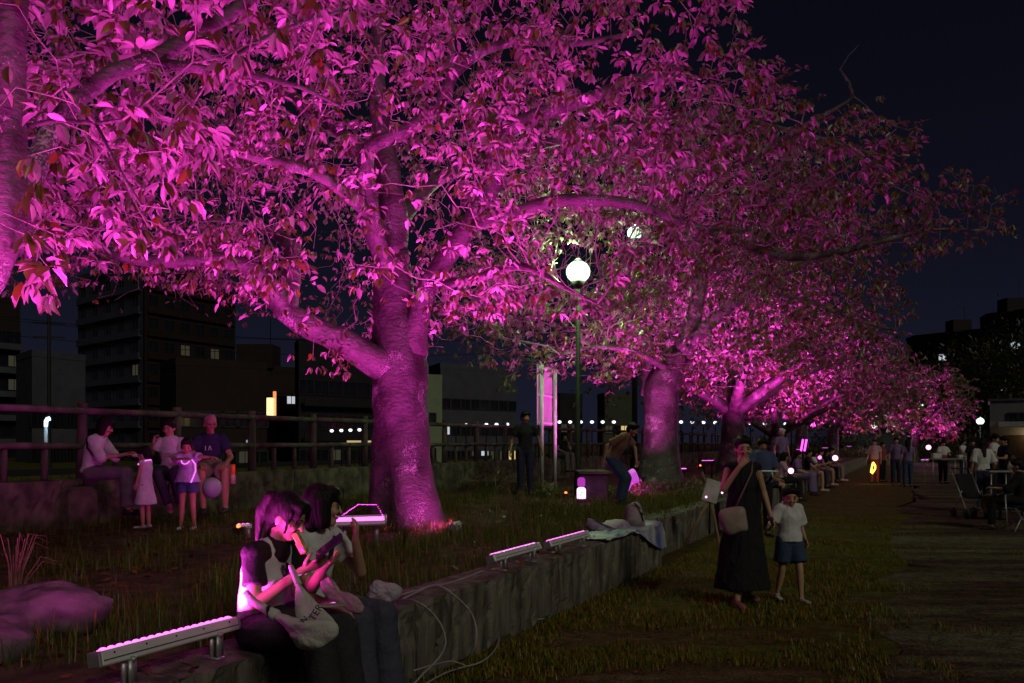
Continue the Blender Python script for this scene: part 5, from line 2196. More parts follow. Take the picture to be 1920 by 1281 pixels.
    if shoes is not None:
        for sd in 'LR':
            an, to = J['an' + sd], J['to' + sd]
            dx = (to - an)
            dx.z = 0
            dx.normalize()
            heel = an - dx * .035 * s
            heel.z = to.z
            pr = [prim(heel + V3((0, 0, .012 * s)), to + V3((0, 0, .005 * s)) + dx * .01, .037 * s, .043 * s, .034 * s, .028 * s, side=(1, 0, 0)), prim(an + V3((0, 0, -.02 * s)), heel + V3((0, 0, .02 * s)), .040 * s, .038 * s)]
            piece('shoe', pr, shoes, v=min(vox, .012), fold_=0)
    info = dict(J=J, W=Wm, H=lambda x, y, z: Wm @ H(x, y, z), s=s, root=root, shL=shL, shR=shR)
    return info


def child_tube(info, nm, pts, r, m, closed=False):
    """a tube in the person's own coordinates, a child of the person"""
    pts = [V3(p) * info['s'] for p in pts]
    mb = MB().tube(pts, r, 8)
    o = mb.build(nm, m, None, True)
    o.parent = info['root']
    return o


def ring_pts(c, rx, ry, tilt=0.0, n=20, rot=None):
    out = []
    for k in range(n + 1):
        a = 2 * math.pi * k / n
        p = V3((math.cos(a) * rx, math.sin(a) * ry, math.sin(a) * tilt))
        if rot is not None:
            p = rot @ p
        out.append(V3(c) + p)
    return out


M_GLOW = emitter('glow_stick', (1.0, .20, .95), 1.3)
FW = 90 + 25.4                                    # bearing of someone who sits on the seat wall and faces the path


def wall_seat(px, back=.16):
    t = T_of(px, D1 + back)
    p = W(t, D1 + back, WTOP + .005)
    return p


# girl 1 : pigtails, raglan tee
g1 = person('girl with a dark ponytail in a black and white tee, looking down at her phone', wall_seat(492, .10), 114, 1.56, 'sit',
            dict(waist=(0, -.01, .23), chest=(0, .03, .38), shc=(0, .065, .49), neck=(0, .10, .545), head=(0, .165, .665), knL=(-.10, .42, .10), knR=(.10, .42, .095),
                 anL=(-.11, .50, -.36), anR=(.11, .52, -.36), toL=(-.12, .66, -.42), toR=(.12, .68, -.42),
                 elL=(-.20, .16, .28), wrL=(-.05, .36, .42), elR=(.21, .13, .25), wrR=(.085, .33, .42)),
            look=(-10, 24), hair='tied', top=dict(m=C_WHITE, sleeve=.62, sleeve_m=C_BLACK, e=.014), bottom=dict(m=cloth('charcoal', (.036, .034, .042)), w=1.25, e=.010), shoes=C_SHOE, vox=.0075,
            hands=dict(L=dict(d=(.15, .75, .45), n=(.3, -.3, .8), curl=.35), R=dict(d=(-.35, .75, .35), n=(-.5, -.3, .7), curl=.5)), fold=.009)
# printed emblem and letters on the tee front: flat light and dark shapes
root1 = g1['root']
mb = MB()
Jc = g1['J']['chest']
for (dx, dz, w, h, a) in ((-.02, .02, .012, .05, .4), (.0, .028, .012, .05, -.3), (.022, .02, .012, .05, .3), (0, -.01, .06, .010, .1), (.01, -.035, .05, .010, -.25), (-.015, -.055, .045, .01, .3)):
    mb.box(Jc + V3((dx, .125, dz)), (w, .004, h), M=Matrix.Rotation(a, 3, 'Y') @ Matrix.Rotation(.3, 3, 'X'))
o = mb.build('shirt_print', C_BLACK)
o.parent = root1
# glow bracelets of the two girls are parts of them
wr = g1['J']['wrR'] / g1['s']
child_tube(g1, 'glow_bracelet', ring_pts(wr + V3((0, -.03, -.03)), .034, .036, .012), .004, M_GLOW)

# girl 2 : dark bob, white tee
g2 = person('girl with a dark bob in a white tee sitting beside the girl with the ponytail', wall_seat(576, .16), 120, 1.58, 'sit',
            dict(waist=(0, -.005, .23), chest=(0, .03, .38), shc=(0, .06, .50), neck=(0, .075, .555), head=(0, .12, .68), knL=(-.10, .46, .10), knR=(.10, .46, .10),
                 anL=(-.10, .52, -.37), anR=(.10, .52, -.37), toL=(-.12, .68, -.42), toR=(.12, .68, -.42),
                 elL=(-.20, .22, .30), wrL=(-.06, .30, .50), elR=(.24, .16, .24), wrR=(.17, .38, .17)),
            look=(-42, 4), hair='bob', top=dict(m=C_WHITE, sleeve=.6, e=.016), bottom=dict(m=cloth('slate_denim', (.070, .070, .105)), w=1.15, e=.010), shoes=C_SHOE, vox=.0075,
            hands=dict(L=dict(d=(.2, .3, .9), n=(.6, -.6, .1), curl=.5)), fold=.009)
s2 = g2['s']
child_tube(g2, 'strap', [(-.10, .02, .555), (-.08, .13, .50), (.0, .165, .38), (.08, .15, .25), (.12, .10, .14)], .012, C_BLACK)
child_tube(g2, 'glow_bracelet', ring_pts((.19, .34, .19), .034, .036, .012), .004, M_GLOW)

# ------- family by the rear wall
def rear_seat(px, front=-.10):
    t = T_of(px, D2 + .18)
    return W(t, D2 + .18 + front, rear_z + .01)


f1 = person('woman in a loose white blouse with a dark strap, sitting and facing right', (X(172, 10.75)[0], 10.75, rear_z), 88, 1.64, 'sit',
            dict(chest=(0, .04, .38), shc=(0, .075, .50), neck=(0, .115, .555), head=(0, .175, .665), elR=(.20, .20, .28), wrR=(.10, .43, .31), elL=(-.20, .20, .28), wrL=(-.07, .43, .33),
                 knR=(.11, .47, .09), knL=(-.09, .40, .09), anR=(.11, .50, -.37), anL=(-.10, .44, -.37), toR=(.12, .66, -.43), toL=(-.1, .60, -.43)),
            look=(0, 22), hair='bob', top=dict(m=C_WHITE, sleeve=1.15, e=.022, long=.02), bottom=dict(m=C_GREY, w=1.15), shoes=C_SHOE, vox=.0105, fold=.007)
child_tube(f1, 'strap', [(.09, -.02, .52), (.17, .02, .40), (.165, .10, .30), (.145, .16, .24)], .012, C_BLACK)
f2 = person('toddler in a pale sleeveless dress with a glowing violet necklace, standing in profile', (X(273, 10.5)[0], 10.5, BED), -80, 1.0, 'stand',
            dict(elR=(.19, .02, 1.10), wrR=(.17, .05, .90), elL=(-.19, .02, 1.1), wrL=(-.17, .1, .90), head=(0, .03, 1.50)),
            look=(0, 8), hair='short', top=dict(m=C_WHITE, sleeve=.0, e=.03), bottom=dict(kind='skirt', m=C_WHITE, hem=(0, 0, .50), r=(.24, .22)), shoes=C_SHOEW, vox=.0105, hk=1.42, fold=.006)
child_tube(f2, 'glow_necklace', ring_pts((0, .02, 1.35), .13, .12, -.05), .007, M_GLOW)
f3 = person('woman in a white tee on the rear wall, one hand raised to her chin', (X(322, 11.3)[0], 11.3, rear_z), 172, 1.56, 'sit',
            dict(shc=(0, .05, .50), chest=(.0, .03, .38), head=(.02, .08, .69), elR=(.27, .06, .32), wrR=(.20, .17, .50), elL=(-.2, .15, .27), wrL=(-.09, .28, .30), knL=(-.12, .42, .08), knR=(.09, .42, .08),
                 anL=(-.24, .50, -.37), anR=(-.10, .50, -.37), toL=(-.28, .64, -.43), toR=(-.15, .65, -.43)),
            look=(10, 12), hair='short', top=dict(m=C_WHITE, sleeve=.6, e=.03), bottom=dict(m=C_DKDENIM, w=1.0), shoes=mat('shoe_pinkish', (.45, .25, .25), .6), vox=.0105, hk=1.02,
            hands=dict(R=dict(d=(-.3, .1, .9), n=(-.8, .2, .2), curl=.9)))
f4 = person('girl in a lavender top and denim shorts with a glow necklace, arms stretched out', (X(352, 10.35)[0], 10.35, BED), 178, 1.10, 'stand',
            dict(elR=(.20, .16, 1.28), wrR=(-.02, .30, 1.30), elL=(-.26, .13, 1.33), wrL=(-.46, .17, 1.33), head=(0, .04, 1.51), anL=(-.12, 0, .075), anR=(.12, 0, .075)),
            look=(-14, 14), hair='ponytail', top=dict(m=C_LAV, sleeve=.9, e=.035, flare=.05, long=.05), bottom=dict(kind='shorts', m=C_DENIM, len=.5, e=.02), shoes=C_SHOEW, vox=.0105, hk=1.30, skin=SKIN_T,
            hands=dict(L=dict(d=(-1, .1, -.1), n=(0, 0, -1), curl=.3), R=dict(d=(-1, .2, 0), n=(0, -.5, -1), curl=.3)), fold=.008)
child_tube(f4, 'glow_necklace', [(-.12, .13, 1.28), (-.19, .16, 1.20), (-.20, .18, 1.08), (-.16, .19, .96), (-.12, .19, .87)], .008, M_GLOW)
child_tube(f4, 'glow_necklace', [(-.08, .13, 1.27), (-.05, .15, 1.22), (0, .16, 1.20), (.05, .15, 1.22), (.08, .12, 1.28)], .007, M_GLOW)
f5 = person('grey haired man with glasses in a dark tee, sitting with hands on his knees', (X(394, 11.5)[0], 11.5, rear_z), 158, 1.70, 'sit',
            dict(shc=(0, .06, .50), neck=(0, .085, .56), head=(0, .12, .69), elR=(.24, .10, .26), wrR=(.13, .38, .17), elL=(-.25, .14, .26), wrL=(-.16, .40, .17), knL=(-.16, .43, .08), knR=(.12, .43, .08),
                 anL=(-.16, .46, -.37), anR=(.10, .46, -.37)),
            look=(-10, 8), hair='thin', hair_m=HAIR_G, skin=SKIN_T, top=dict(m=C_NAVY, sleeve=.62, e=.02), bottom=dict(kind='shorts', m=C_KHAKI, len=.9, e=.025), shoes=C_SHOE, vox=.0105, girth=1.05)
hf = lambda x, y, z: f5['W'].inverted() @ f5['H'](x, y, z)
mb = MB()
for q in (-1, 1):
    c = hf(.031 * q, .098, .003)
    Mz = Matrix.Rotation(-R(-10), 3, 'Z')
    mb.tube([c + Mz @ V3((math.cos(a) * .024, 0, math.sin(a) * .018)) for a in np.linspace(0, 2 * math.pi, 15)], .002, 5, cap=False)
    mb.tube([hf(.054 * q, .096, .006), hf(.078 * q, .0, .006)], .002, 5)
mb.tube([hf(-.008, .102, .006), hf(.008, .102, .006)], .002, 5)
o = mb.build('glasses', M_BLACK)
o.parent = f5['root']
for (dx, a) in ((-.03, .25), (-.01, -.25), (.035, 0)):
    mb = MB().box(f5['J']['chest'] + V3((dx + .03, .128, .0)), (.010, .004, .06), M=Matrix.Rotation(a, 3, 'Y'))
    o = mb.build('shirt_print', C_WHITE)
    o.parent = f5['root']
# ball between his knees and orange capped bottle on his knee
c = f5['W'] @ (V3((-.0, .50, -.12)))
mb = MB().ball(c, (.125, .125, .135), 24, 16)
tag(mb.build('balloon', mat('balloon_white', (.34, .36, .42), .4, .05), None, True), 'white round balloon hanging between the knees of the grey haired man', 'balloon')
q = P(437, 893, 11.0)
root = empty('bottle', q, 'drink bottle with an orange cap on the knee of the grey haired man', 'bottle')
MB().tube([q + V3((0, 0, -.10)), q + V3((0, 0, .0)), q + V3((0, 0, .03))], [.034, .034, .018], 12).build('bottle_body', mat('bottle_pale', (.5, .42, .25), .3), root, True)
MB().tube([q + V3((0, 0, .03)), q + V3((0, 0, .15))], [.030, .028], 12).build('cap', mat('orange_cap', (.9, .16, .02), .4), root, True)
q = f1['W'] @ (V3((.01, .545, .30)))
mb = MB().ball(q, (.05, .035, .022), 14, 8)
tag(mb.build('food_wrapper', C_WHITE, None, True), 'small crumpled white wrapper held by the woman in the white blouse', 'wrapper')

# ------- by the fence and the lamp post
person('standing man in dark clothes in front of the fence, left of the white backed sign', (X(985, 17)[0], 17, BED), 172, 1.68, 'stand',
       dict(elL=(-.27, -.06, 1.12), wrL=(-.33, -.04, .90), elR=(.26, -.02, 1.10), wrR=(.30, .04, .88)), look=(-20, 8), hair='short', skin=SKIN_T,
       top=dict(m=C_BLACK, sleeve=.7, e=.02), bottom=dict(m=C_NAVY), shoes=C_SHOE, vox=.014, girth=1.02)
person('woman sitting on the rear wall behind the sign posts, hand at her face', rear_seat(1048), 150, 1.58, 'sit',
       dict(elL=(-.18, .2, .28), wrL=(-.08, .20, .52), head=(0, .12, .67)), look=(-15, 10), hair='bob', top=dict(m=C_BLACK, sleeve=.5), bottom=dict(m=C_GREY), shoes=C_SHOE, vox=.016)
person('man in a rust brown tee and jeans leaning forward beside the stone block', (X(1158, 14.6)[0], 14.6, BED), 118, 1.62, 'stand',
       dict(pel=(0, -.12, .80), waist=(0, -.04, .92), chest=(0, .06, 1.06), shc=(0, .13, 1.17), neck=(0, .18, 1.21), head=(0, .28, 1.30), hipL=(-.09, -.10, .78), hipR=(.09, -.10, .78),
            knL=(-.10, .14, .46), knR=(.11, .16, .46), anL=(-.10, .04, .075), anR=(.11, .06, .075), toL=(-.12, .20, .03), toR=(.13, .22, .03),
            elR=(.25, -.10, 1.02), wrR=(.24, -.16, .79), elL=(-.22, .24, .98), wrL=(-.18, .28, .76)),
       look=(0, 24), hair='short', top=dict(m=C_BROWN, sleeve=.75, e=.028), bottom=dict(m=C_DENIM, w=1.15), shoes=C_SHOE, vox=.012, fold=.006)

# ------- the walking woman and the boy
w1 = person('walking woman in a long black dress with a beige shoulder bag, hand at her face', (X(1392, 7.9)[0], 7.9, 0), 170, 1.56, 'stand',
            dict(elR=(.24, .10, 1.14), wrR=(.12, .20, 1.36), elL=(-.23, -.02, 1.10), wrL=(-.26, .08, .86), anL=(-.13, -.16, .10), anR=(.12, .14, .075), knL=(-.11, -.02, .48), knR=(.10, .09, .48),
                 toL=(-.15, -.02, .035), toR=(.14, .30, .03)),
            look=(12, 6), hair='bun', top=dict(m=C_BLACK, sleeve=0, e=.014), bottom=dict(kind='skirt', m=C_BLACK, hem=(0, .0, .17), r=(.27, .23), e=.02), shoes=mat('sandal', (.25, .10, .08), .6), vox=.009, fold=.013,
            hands=dict(R=dict(d=(-.6, .1, .7), n=(-.5, -.5, .2), curl=.6)))
child_tube(w1, 'strap', [(-.09, .03, 1.40), (-.04, .12, 1.30), (.06, .145, 1.12), (.13, .12, .95)], .008, C_KHAKI)
b1 = person('small boy in a loose white tee holding the hand of the woman in black', (X(1480, 8.05)[0], 8.05, 0), 172, 1.08, 'stand',
            dict(elR=(.26, -.02, 1.16), wrR=(.36, .08, 1.10), elL=(-.20, -.05, 1.10), wrL=(-.22, .05, .90), anL=(-.11, .14, .09), anR=(.11, -.16, .10), knL=(-.10, .12, .47), knR=(.10, -.02, .47),
                 toL=(-.13, .30, .03), toR=(.13, -.02, .035), head=(0, .03, 1.50)),
            look=(14, 8), hair='short', top=dict(m=C_WHITE, sleeve=.95, e=.045, long=.05), bottom=dict(kind='shorts', m=C_DENIM, len=.75, e=.03), shoes=C_SHOEW, vox=.009, hk=1.36, fold=.009)

# ------- crowd along the seat wall and on the path
GC = 'people sitting along the far seat wall'
person('man in a blue tee holding a white plate, standing behind the walking woman', (X(1428, 13.6)[0], 13.6, 0), 176, 1.58, 'stand',
       dict(elL=(-.23, .05, 1.08), wrL=(-.13, .28, 1.02), elR=(.23, .05, 1.08), wrR=(.10, .28, 1.02)), look=(0, 22), hair='short', skin=SKIN_T,
       top=dict(m=C_BLUE, sleeve=.8, e=.035, long=.02), bottom=dict(m=C_BLACK), shoes=C_SHOE, vox=.013, girth=1.1)
person('woman in a pink lit tee sitting on the wall holding a small glowing light', wall_seat(1466), 112, 1.56, 'sit',
       dict(elR=(.2, .2, .27), wrR=(.08, .38, .24)), look=(0, 14), hair='bob', top=dict(m=C_PINK, sleeve=.7, e=.03), bottom=dict(m=C_BLACK), shoes=C_SHOE, vox=.014)
person('person in dull violet sitting next to the woman with the glowing light', wall_seat(1492), 118, 1.60, 'sit',
       dict(), look=(10, 20), hair='long', top=dict(m=C_PURP, sleeve=.9, e=.03), bottom=dict(m=C_PURP, w=1.7), shoes=C_SHOE, vox=.014)
seats = [(1512, 1.66, 'short', C_BLACK, C_KHAKI, 'shorts', 'person in black with bare shins sitting under the upright pink tube'),
         (1524, 1.58, 'bob', C_WHITE, C_DKDENIM, 'pants', 'person in white sitting on the far wall, right of the upright pink tube'),
         (1535, 1.62, 'short', C_GREY, C_KHAKI, 'shorts', 'person in grey sitting on the far wall, third from its bright end light'),
         (1546, 1.55, 'long', C_BLACK, C_BLACK, 'pants', 'dark clothed person sitting on the far wall, second from its bright end light'),
         (1556, 1.65, 'short', C_DENIM, C_GREY, 'pants', 'person in a blue top sitting on the far wall nearest its bright end light')]
for k, (px, h, hr, t_, b_, kd, lb) in enumerate(seats):
    person(lb, wall_seat(px), 112 + 8 * math.sin(k * 2), h, 'sit', dict(elR=(.2, .18, .28), wrR=(.1, .34, .34)), look=(12 * math.sin(k * 3), 12), hair=hr,
           top=dict(m=t_, sleeve=.6, e=.025), bottom=dict(kind=kd, m=b_, len=.85) if kd == 'shorts' else dict(m=b_), shoes=C_SHOE if k % 2 else C_SHOEW, vox=.018, skin=SKIN_T if k % 2 else SKIN, group=GC)
person('person with a white cap standing on the bed behind the woman with the glowing light', (X(1465, 24)[0], 24, BED - .2), 165, 1.66, 'stand', dict(), look=(0, 10), hair='short', hair_m=C_WHITE,
       top=dict(m=C_PURP, sleeve=.6), bottom=dict(m=C_BLACK), shoes=C_SHOE, vox=.018)
person('child in shorts sitting on the seat wall in front of the man with the plate', wall_seat(1440), 110, 1.25, 'sit', dict(elR=(.2, .18, .28), wrR=(.1, .34, .24)), look=(0, 25), hair='short',
       top=dict(m=C_WHITE, sleeve=.6), bottom=dict(kind='shorts', m=C_BLACK, len=.7), shoes=C_SHOEW, vox=.014, hk=1.25)

# ------- people on the field at the right
def stander(px, Y, h, face, lb, top_m, bot_m, hair='short', pose=None, look=(0, 5), kind='pants', vox=.018, sleeve=.65, **k):
    return person(lb, (X(px, Y)[0], Y, 0), face, h, 'stand', pose or {}, look=look, hair=hair, top=dict(m=top_m, sleeve=sleeve, e=.03), bottom=dict(m=bot_m, w=1.1) if kind == 'pants' else kind,
                  shoes=C_SHOE, vox=vox, **k)


stander(1640, 31.5, 1.62, -150, 'person in a pink top lit magenta, holding the glowing yellow diamond ring', C_PINK, C_RED, pose=dict(wrR=(.26, .14, .86)))
stander(1654, 32.2, 1.52, 150, 'person in a red top close beside the one with the glowing diamond', C_RED, C_BLACK)
stander(1680, 29.5, 1.68, -165, 'taller person in violet grey of the couple left of the far table', C_PURP, C_NAVY)
stander(1702, 28.6, 1.60, 10, 'long haired woman in pale violet of the couple left of the far table', C_PURP, C_DENIM, hair='long')
stander(1768, 31.0, 1.58, 178, 'woman in a pale top standing behind the far table, working with her hands', C_WHITE, C_BLACK, pose=dict(elL=(-.23, .08, 1.10), wrL=(-.10, .3, 1.04), elR=(.23, .08, 1.10), wrR=(.1, .3, 1.04)), look=(0, 20), hair='bun')
stander(1805, 37.0, 1.60, 150, 'person in white with folded arms between the two tables', C_WHITE, C_NAVY, hair='short', pose=dict(elL=(-.22, .1, 1.12), wrL=(-.02, .24, 1.10), elR=(.22, .1, 1.12), wrR=(.02, .24, 1.12)))
stander(1823, 30.0, 1.60, -170, 'dark clothed person partly hidden left of the long haired woman', C_BLACK, C_BLACK)
stander(1842, 18.6, 1.60, 8, 'woman with long black hair in a white tee, seen from behind at the near table', C_WHITE, C_NAVY, hair='long', vox=.012, sleeve=.9, pose=dict(elR=(.25, .0, 1.08), wrR=(.28, .14, .92)), fold=.007)
stander(1864, 21.5, 1.72, 140, 'tall man in a light grey shirt behind the near table', C_WHITE, C_BLACK, vox=.014, pose=dict(elL=(-.25, .08, 1.12), wrL=(-.22, .30, 1.08), elR=(.24, .08, 1.12), wrR=(.15, .3, 1.1)), look=(0, 18))
stander(1884, 20.5, 1.66, -95, 'man in dark clothes facing the tall man in the light shirt', C_BLACK, C_BLACK, vox=.014, pose=dict(elL=(-.22, .14, 1.12), wrL=(-.12, .32, 1.12)), look=(0, 12), hair='short')
person('person in black sitting in a camp chair at the right edge', (X(1915, 14.5)[0], 14.5, .43), -60, 1.62, 'sit', dict(elL=(-.2, .2, .28), wrL=(-.10, .42, .30)), look=(0, 10), hair='short',
       top=dict(m=C_BLACK, sleeve=1.3, e=.03), bottom=dict(m=C_BLACK), shoes=C_SHOE, vox=.013)


# ------------------------------------------------------------------ small things
def puff(name, rows, thick, material, label, cat, group=None, crease=.012, seed=0, smooth=True, parent=None, vdir=None):
    """soft shape from an outline of (px, py, Y) points: two bulged skins with real thickness"""
    pts = [P(*r_) for r_ in rows]
    c = sum(pts, Vector()) / len(pts)
    n = Vector((0, 0, 0))
    for i in range(len(pts)):
        n += (pts[i] - c).cross(pts[(i + 1) % len(pts)] - c)
    n.normalize()
    # resample the outline finely
    out = []
    m = len(pts)
    for i in range(m):
        for t in (0, .25, .5, .75):
            p0, p1, p2, p3 = pts[i - 1], pts[i], pts[(i + 1) % m], pts[(i + 2) % m]
            q = 0.5 * ((2 * p1) + (p2 - p0) * t + (2 * p0 - 5 * p1 + 4 * p2 - p3) * t * t + (3 * p1 - p0 - 3 * p2 + p3) * t ** 3)
            out.append(q)
    k = len(out)
    V, F = [], []
    levels = [1, .93, .8, .62, .42, .2]
    for sgn in (1, -1):
        off = len(V)
        for li, f in enumerate(levels):
            if sgn == -1 and li == 0:
                continue
            for q in out:
                p = c + (q - c) * f
                b = thick / 2 * math.sqrt(max(0, 1 - f ** 2.6))
                cz = crease * (noise.noise(p * 22 + Vector((seed, 0, 0))) + .5 * noise.noise(p * 50)) * (1 if li else .3)
                V.append(p + n * (sgn * b + cz))
        V.append(c + n * sgn * thick / 2)
    L = len(levels)
    def idx(sgn, li, j):
        j %= k
        if li == 0:
            return j
        return li * k + j if sgn == 1 else (L * k + 1) + (li - 1) * k + j
    for sgn in (1, -1):
        for li in range(L - 1):
            for j in range(k):
                q = (idx(sgn, li, j), idx(sgn, li, j + 1), idx(sgn, li + 1, j + 1), idx(sgn, li + 1, j))
                F.append(q if sgn == 1 else q[::-1])
        cc = L * k if sgn == 1 else L * k + 1 + (L - 1) * k
        for j in range(k):
            q = (idx(sgn, L - 1, j), idx(sgn, L - 1, j + 1), cc)
            F.append(q if sgn == 1 else q[::-1])
    o = new_obj(name, mesh_np(name, V, F, smooth), parent, material)
    if label:
        tag(o, label, cat, group)
    return o


M_CANVAS = cloth('canvas', (.55, .53, .50))
M_PLASTIC = mat('thin_plastic_bag', (.60, .58, .62), .35, .15, 8, spec=.6, trans=.35)
# tote bag on the thigh of girl 1
root = empty('tote_bag', P(575, 1190, 3.72), "off white canvas tote bag with black letters on the girl's lap", 'tote bag')
puff('bag_front', [(513, 1150, 3.72), (540, 1158, 3.66), (580, 1164, 3.62), (628, 1166, 3.60), (634, 1190, 3.60), (615, 1208, 3.62), (590, 1219, 3.64), (566, 1216, 3.68), (552, 1198, 3.70), (538, 1176, 3.72), (524, 1162, 3.72)],
     .07, M_CANVAS, None, None, parent=root, seed=3)
puff('bag_back', [(556, 1160, 3.70), (553, 1120, 3.76), (556, 1092, 3.80), (563, 1096, 3.80), (585, 1120, 3.76), (606, 1142, 3.70), (627, 1164, 3.64), (612, 1172, 3.64), (582, 1172, 3.66)],
     .025, M_CANVAS, None, None, parent=root, seed=5)
MB().tube([P(462, 1112, 3.86), P(478, 1130, 3.80), P(497, 1142, 3.76), P(518, 1154, 3.71)], [.016, .018, .02, .026], 8).build('strap', M_CANVAS, root, True)
MB().tube([P(560, 1096, 3.80), P(552, 1078, 3.86), P(545, 1062, 3.90)], [.016, .014, .012], 8).build('strap', M_CANVAS, root, True)
mb = MB().box(P(504, 1147, 3.725), (.012, .03, .05), rotz=0)
mb.build('strap_slider', M_BLACK, root)


def lettering(txt, loc, size, rot, material, parent, name='lettering'):
    cu = bpy.data.curves.new(name, 'FONT')
    cu.body = txt
    cu.size = size
    cu.extrude = .0008
    cu.materials.append(material)
    tmp = bpy.data.objects.new('tmp', cu)
    COL.objects.link(tmp)
    me = bpy.data.meshes.new_from_object(tmp.evaluated_get(bpy.context.evaluated_depsgraph_get()))
    bpy.data.objects.remove(tmp)
    o = bpy.data.objects.new(name, me)
    COL.objects.link(o)
    o.location = loc
    o.rotation_euler = rot
    if parent:
        adopt(o, parent)
    return o


lettering('TER', P(589, 1166, 3.625), .044, (R(90), R(-58), 0), C_BLACK, root)
lettering('N', P(570, 1170, 3.615), .036, (R(90), R(-48), 0), C_BLACK, root)
# phone in the hand of girl 1
wr = g1['W'] @ g1['J']['wrR']
wl = g1['W'] @ g1['J']['wrL']
c = P(617, 1025, 3.93)
Mp = Matrix.Rotation(R(-38), 3, 'Y') @ Matrix.Rotation(R(25), 3, 'X')
root = empty('phone', c, 'dark smartphone held up by the girl with the ponytail', 'phone')
MB().box(c, (.155, .075, .010), M=Mp, bevel=.004).build('phone_body', M_BLACK, root)
MB().box(c + Mp @ Vector((0, 0, .006)), (.145, .068, .002), M=Mp).build('screen', mat('phone_screen', (.02, .02, .025), .1, spec=.8), root)
# snack / drink pouch in front of her face with printed label
c = P(563, 1018, 4.0)
root = empty('snack_pack', c, 'small colourful snack wrapper at the mouth of the girl with the ponytail', 'snack')
Mk = Matrix.Rotation(R(-28), 3, 'Y')
MB().box(c, (.035, .028, .11), M=Mk, bevel=.008).build('wrapper', mat('wrap_yellow', (.65, .48, .10), .4, .5, 30, col2=(.25, .16, .05)), root)
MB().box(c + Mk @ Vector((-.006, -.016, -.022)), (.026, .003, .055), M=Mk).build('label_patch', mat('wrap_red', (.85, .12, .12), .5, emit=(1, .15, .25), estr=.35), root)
MB().box(c + Mk @ Vector((-.004, -.0185, -.035)), (.014, .003, .018), M=Mk).build('label_patch', mat('wrap_pink', (.9, .5, .8), .5), root)
# clear bottle near girl 2's face
c = P(609, 966, 4.62)
root = empty('bottle', c, 'small clear bottle held near the face of the girl with the bob', 'bottle')
MB().tube([c + Vector((-.03, 0, -.09)), c + Vector((0, 0, 0)), c + Vector((.008, 0, .03)), c + Vector((.012, 0, .045))], [.026, .026, .012, .012], 12).build('bottle_body', mat('clear_bottle', (.6, .6, .6), .15, .1, 5, spec=.8, trans=.4), root, True)
# pink patterned pouch on girl 2's lap
puff('pouch', [(603, 1076, 4.25), (614, 1076, 4.23), (624, 1092, 4.2), (638, 1108, 4.16), (655, 1112, 4.14), (672, 1122, 4.12), (682, 1138, 4.10), (676, 1151, 4.10), (655, 1147, 4.12), (635, 1133, 4.14), (612, 1120, 4.18), (601, 1100, 4.2)],
     .05, mat('pouch_pink', (.50, .30, .38), .6, .3, 60, col2=(.34, .18, .26)), 'soft pink patterned pouch on the lap of the girl with the bob', 'pouch', seed=7)
mb = MB()
c = P(622, 1135, 4.08)
mb.box(c, (.13, .075, .008), rotz=.3, bevel=.003)
tag(mb.build('phone', mat('pale_phone', (.35, .33, .28), .3)), 'pale flat phone lying on the lap of the girl with the bob', 'phone')
# white plastic bag on the wall right of the girls
c0 = T_of(722, D1 + .14)
cw = W(c0, D1 + .16, WTOP)
Yb = cw.y
puff('plastic_bag', [(697, 1098, Yb), (706, 1087, Yb), (722, 1092, Yb - .03), (738, 1094, Yb - .05), (752, 1104, Yb - .05), (750, 1118, Yb - .05), (738, 1128, Yb - .05), (716, 1131, Yb - .05), (699, 1132, Yb), (693, 1118, Yb)],
     .16, M_PLASTIC, 'crumpled white plastic bag on the wall top right of the two girls', 'plastic bag', crease=.03, seed=11, smooth=False)

# sheet, bags and backpack at the corner of the wall
def drape(label, material, corners, nu=26, nv=16, amp=.02, seed=0, name='plastic_sheet', cat='sheet'):
    """cloth between four corner points, wrinkled; second half may hang"""
    V, F = [], []
    for j in range(nv + 1):
        for i in range(nu + 1):
            u, v = i / nu, j / nv
            p = corners(u, v)
            q = Vector(p)
            w_ = amp * (noise.noise(Vector((u * 7 + seed, v * 6, seed))) + .5 * noise.noise(Vector((u * 17 + seed, v * 15, seed))))
            V.append(q + Vector((w_ * .5, -w_ * .5, abs(w_) * 1.2)))
    n = nu + 1
    for j in range(nv):
        for i in range(nu):
            a = j * n + i
            F.append((a, a + 1, a + n + 1, a + n))
    m = len(V)
    V2 = [v - Vector((0, -.002, .003)) for v in V]
    F2 = [tuple(reversed([i + m for i in f])) for f in F]
    o = new_obj(name, mesh_np(name, V + V2, F + F2, True), None, material)
    return tag(o, label, cat)


tA, tB = T_of(1118, D1 + .1), T_of(1244, D1)
M_SHEET = mat('printed_sheet', (.50, .52, .56), .5, .1, 3.2, col2=(.10, .12, .36), spec=.4, bump=.3, bscale=20, detail=1.5)


def sheet(u, v):
    t = tA + (tB - tA) * u
    if v < .55:
        return W(t + .1 * (1 - v), D1 + .36 * (1 - v / .55) + .02, WTOP + .014 + .01 * math.sin(u * 9))
    f = (v - .55) / .45
    reach = .30 * smoothstep(.35, .95, u)
    return W(t, D1 + .012 - .05 * f, WTOP + .016 - f * reach)


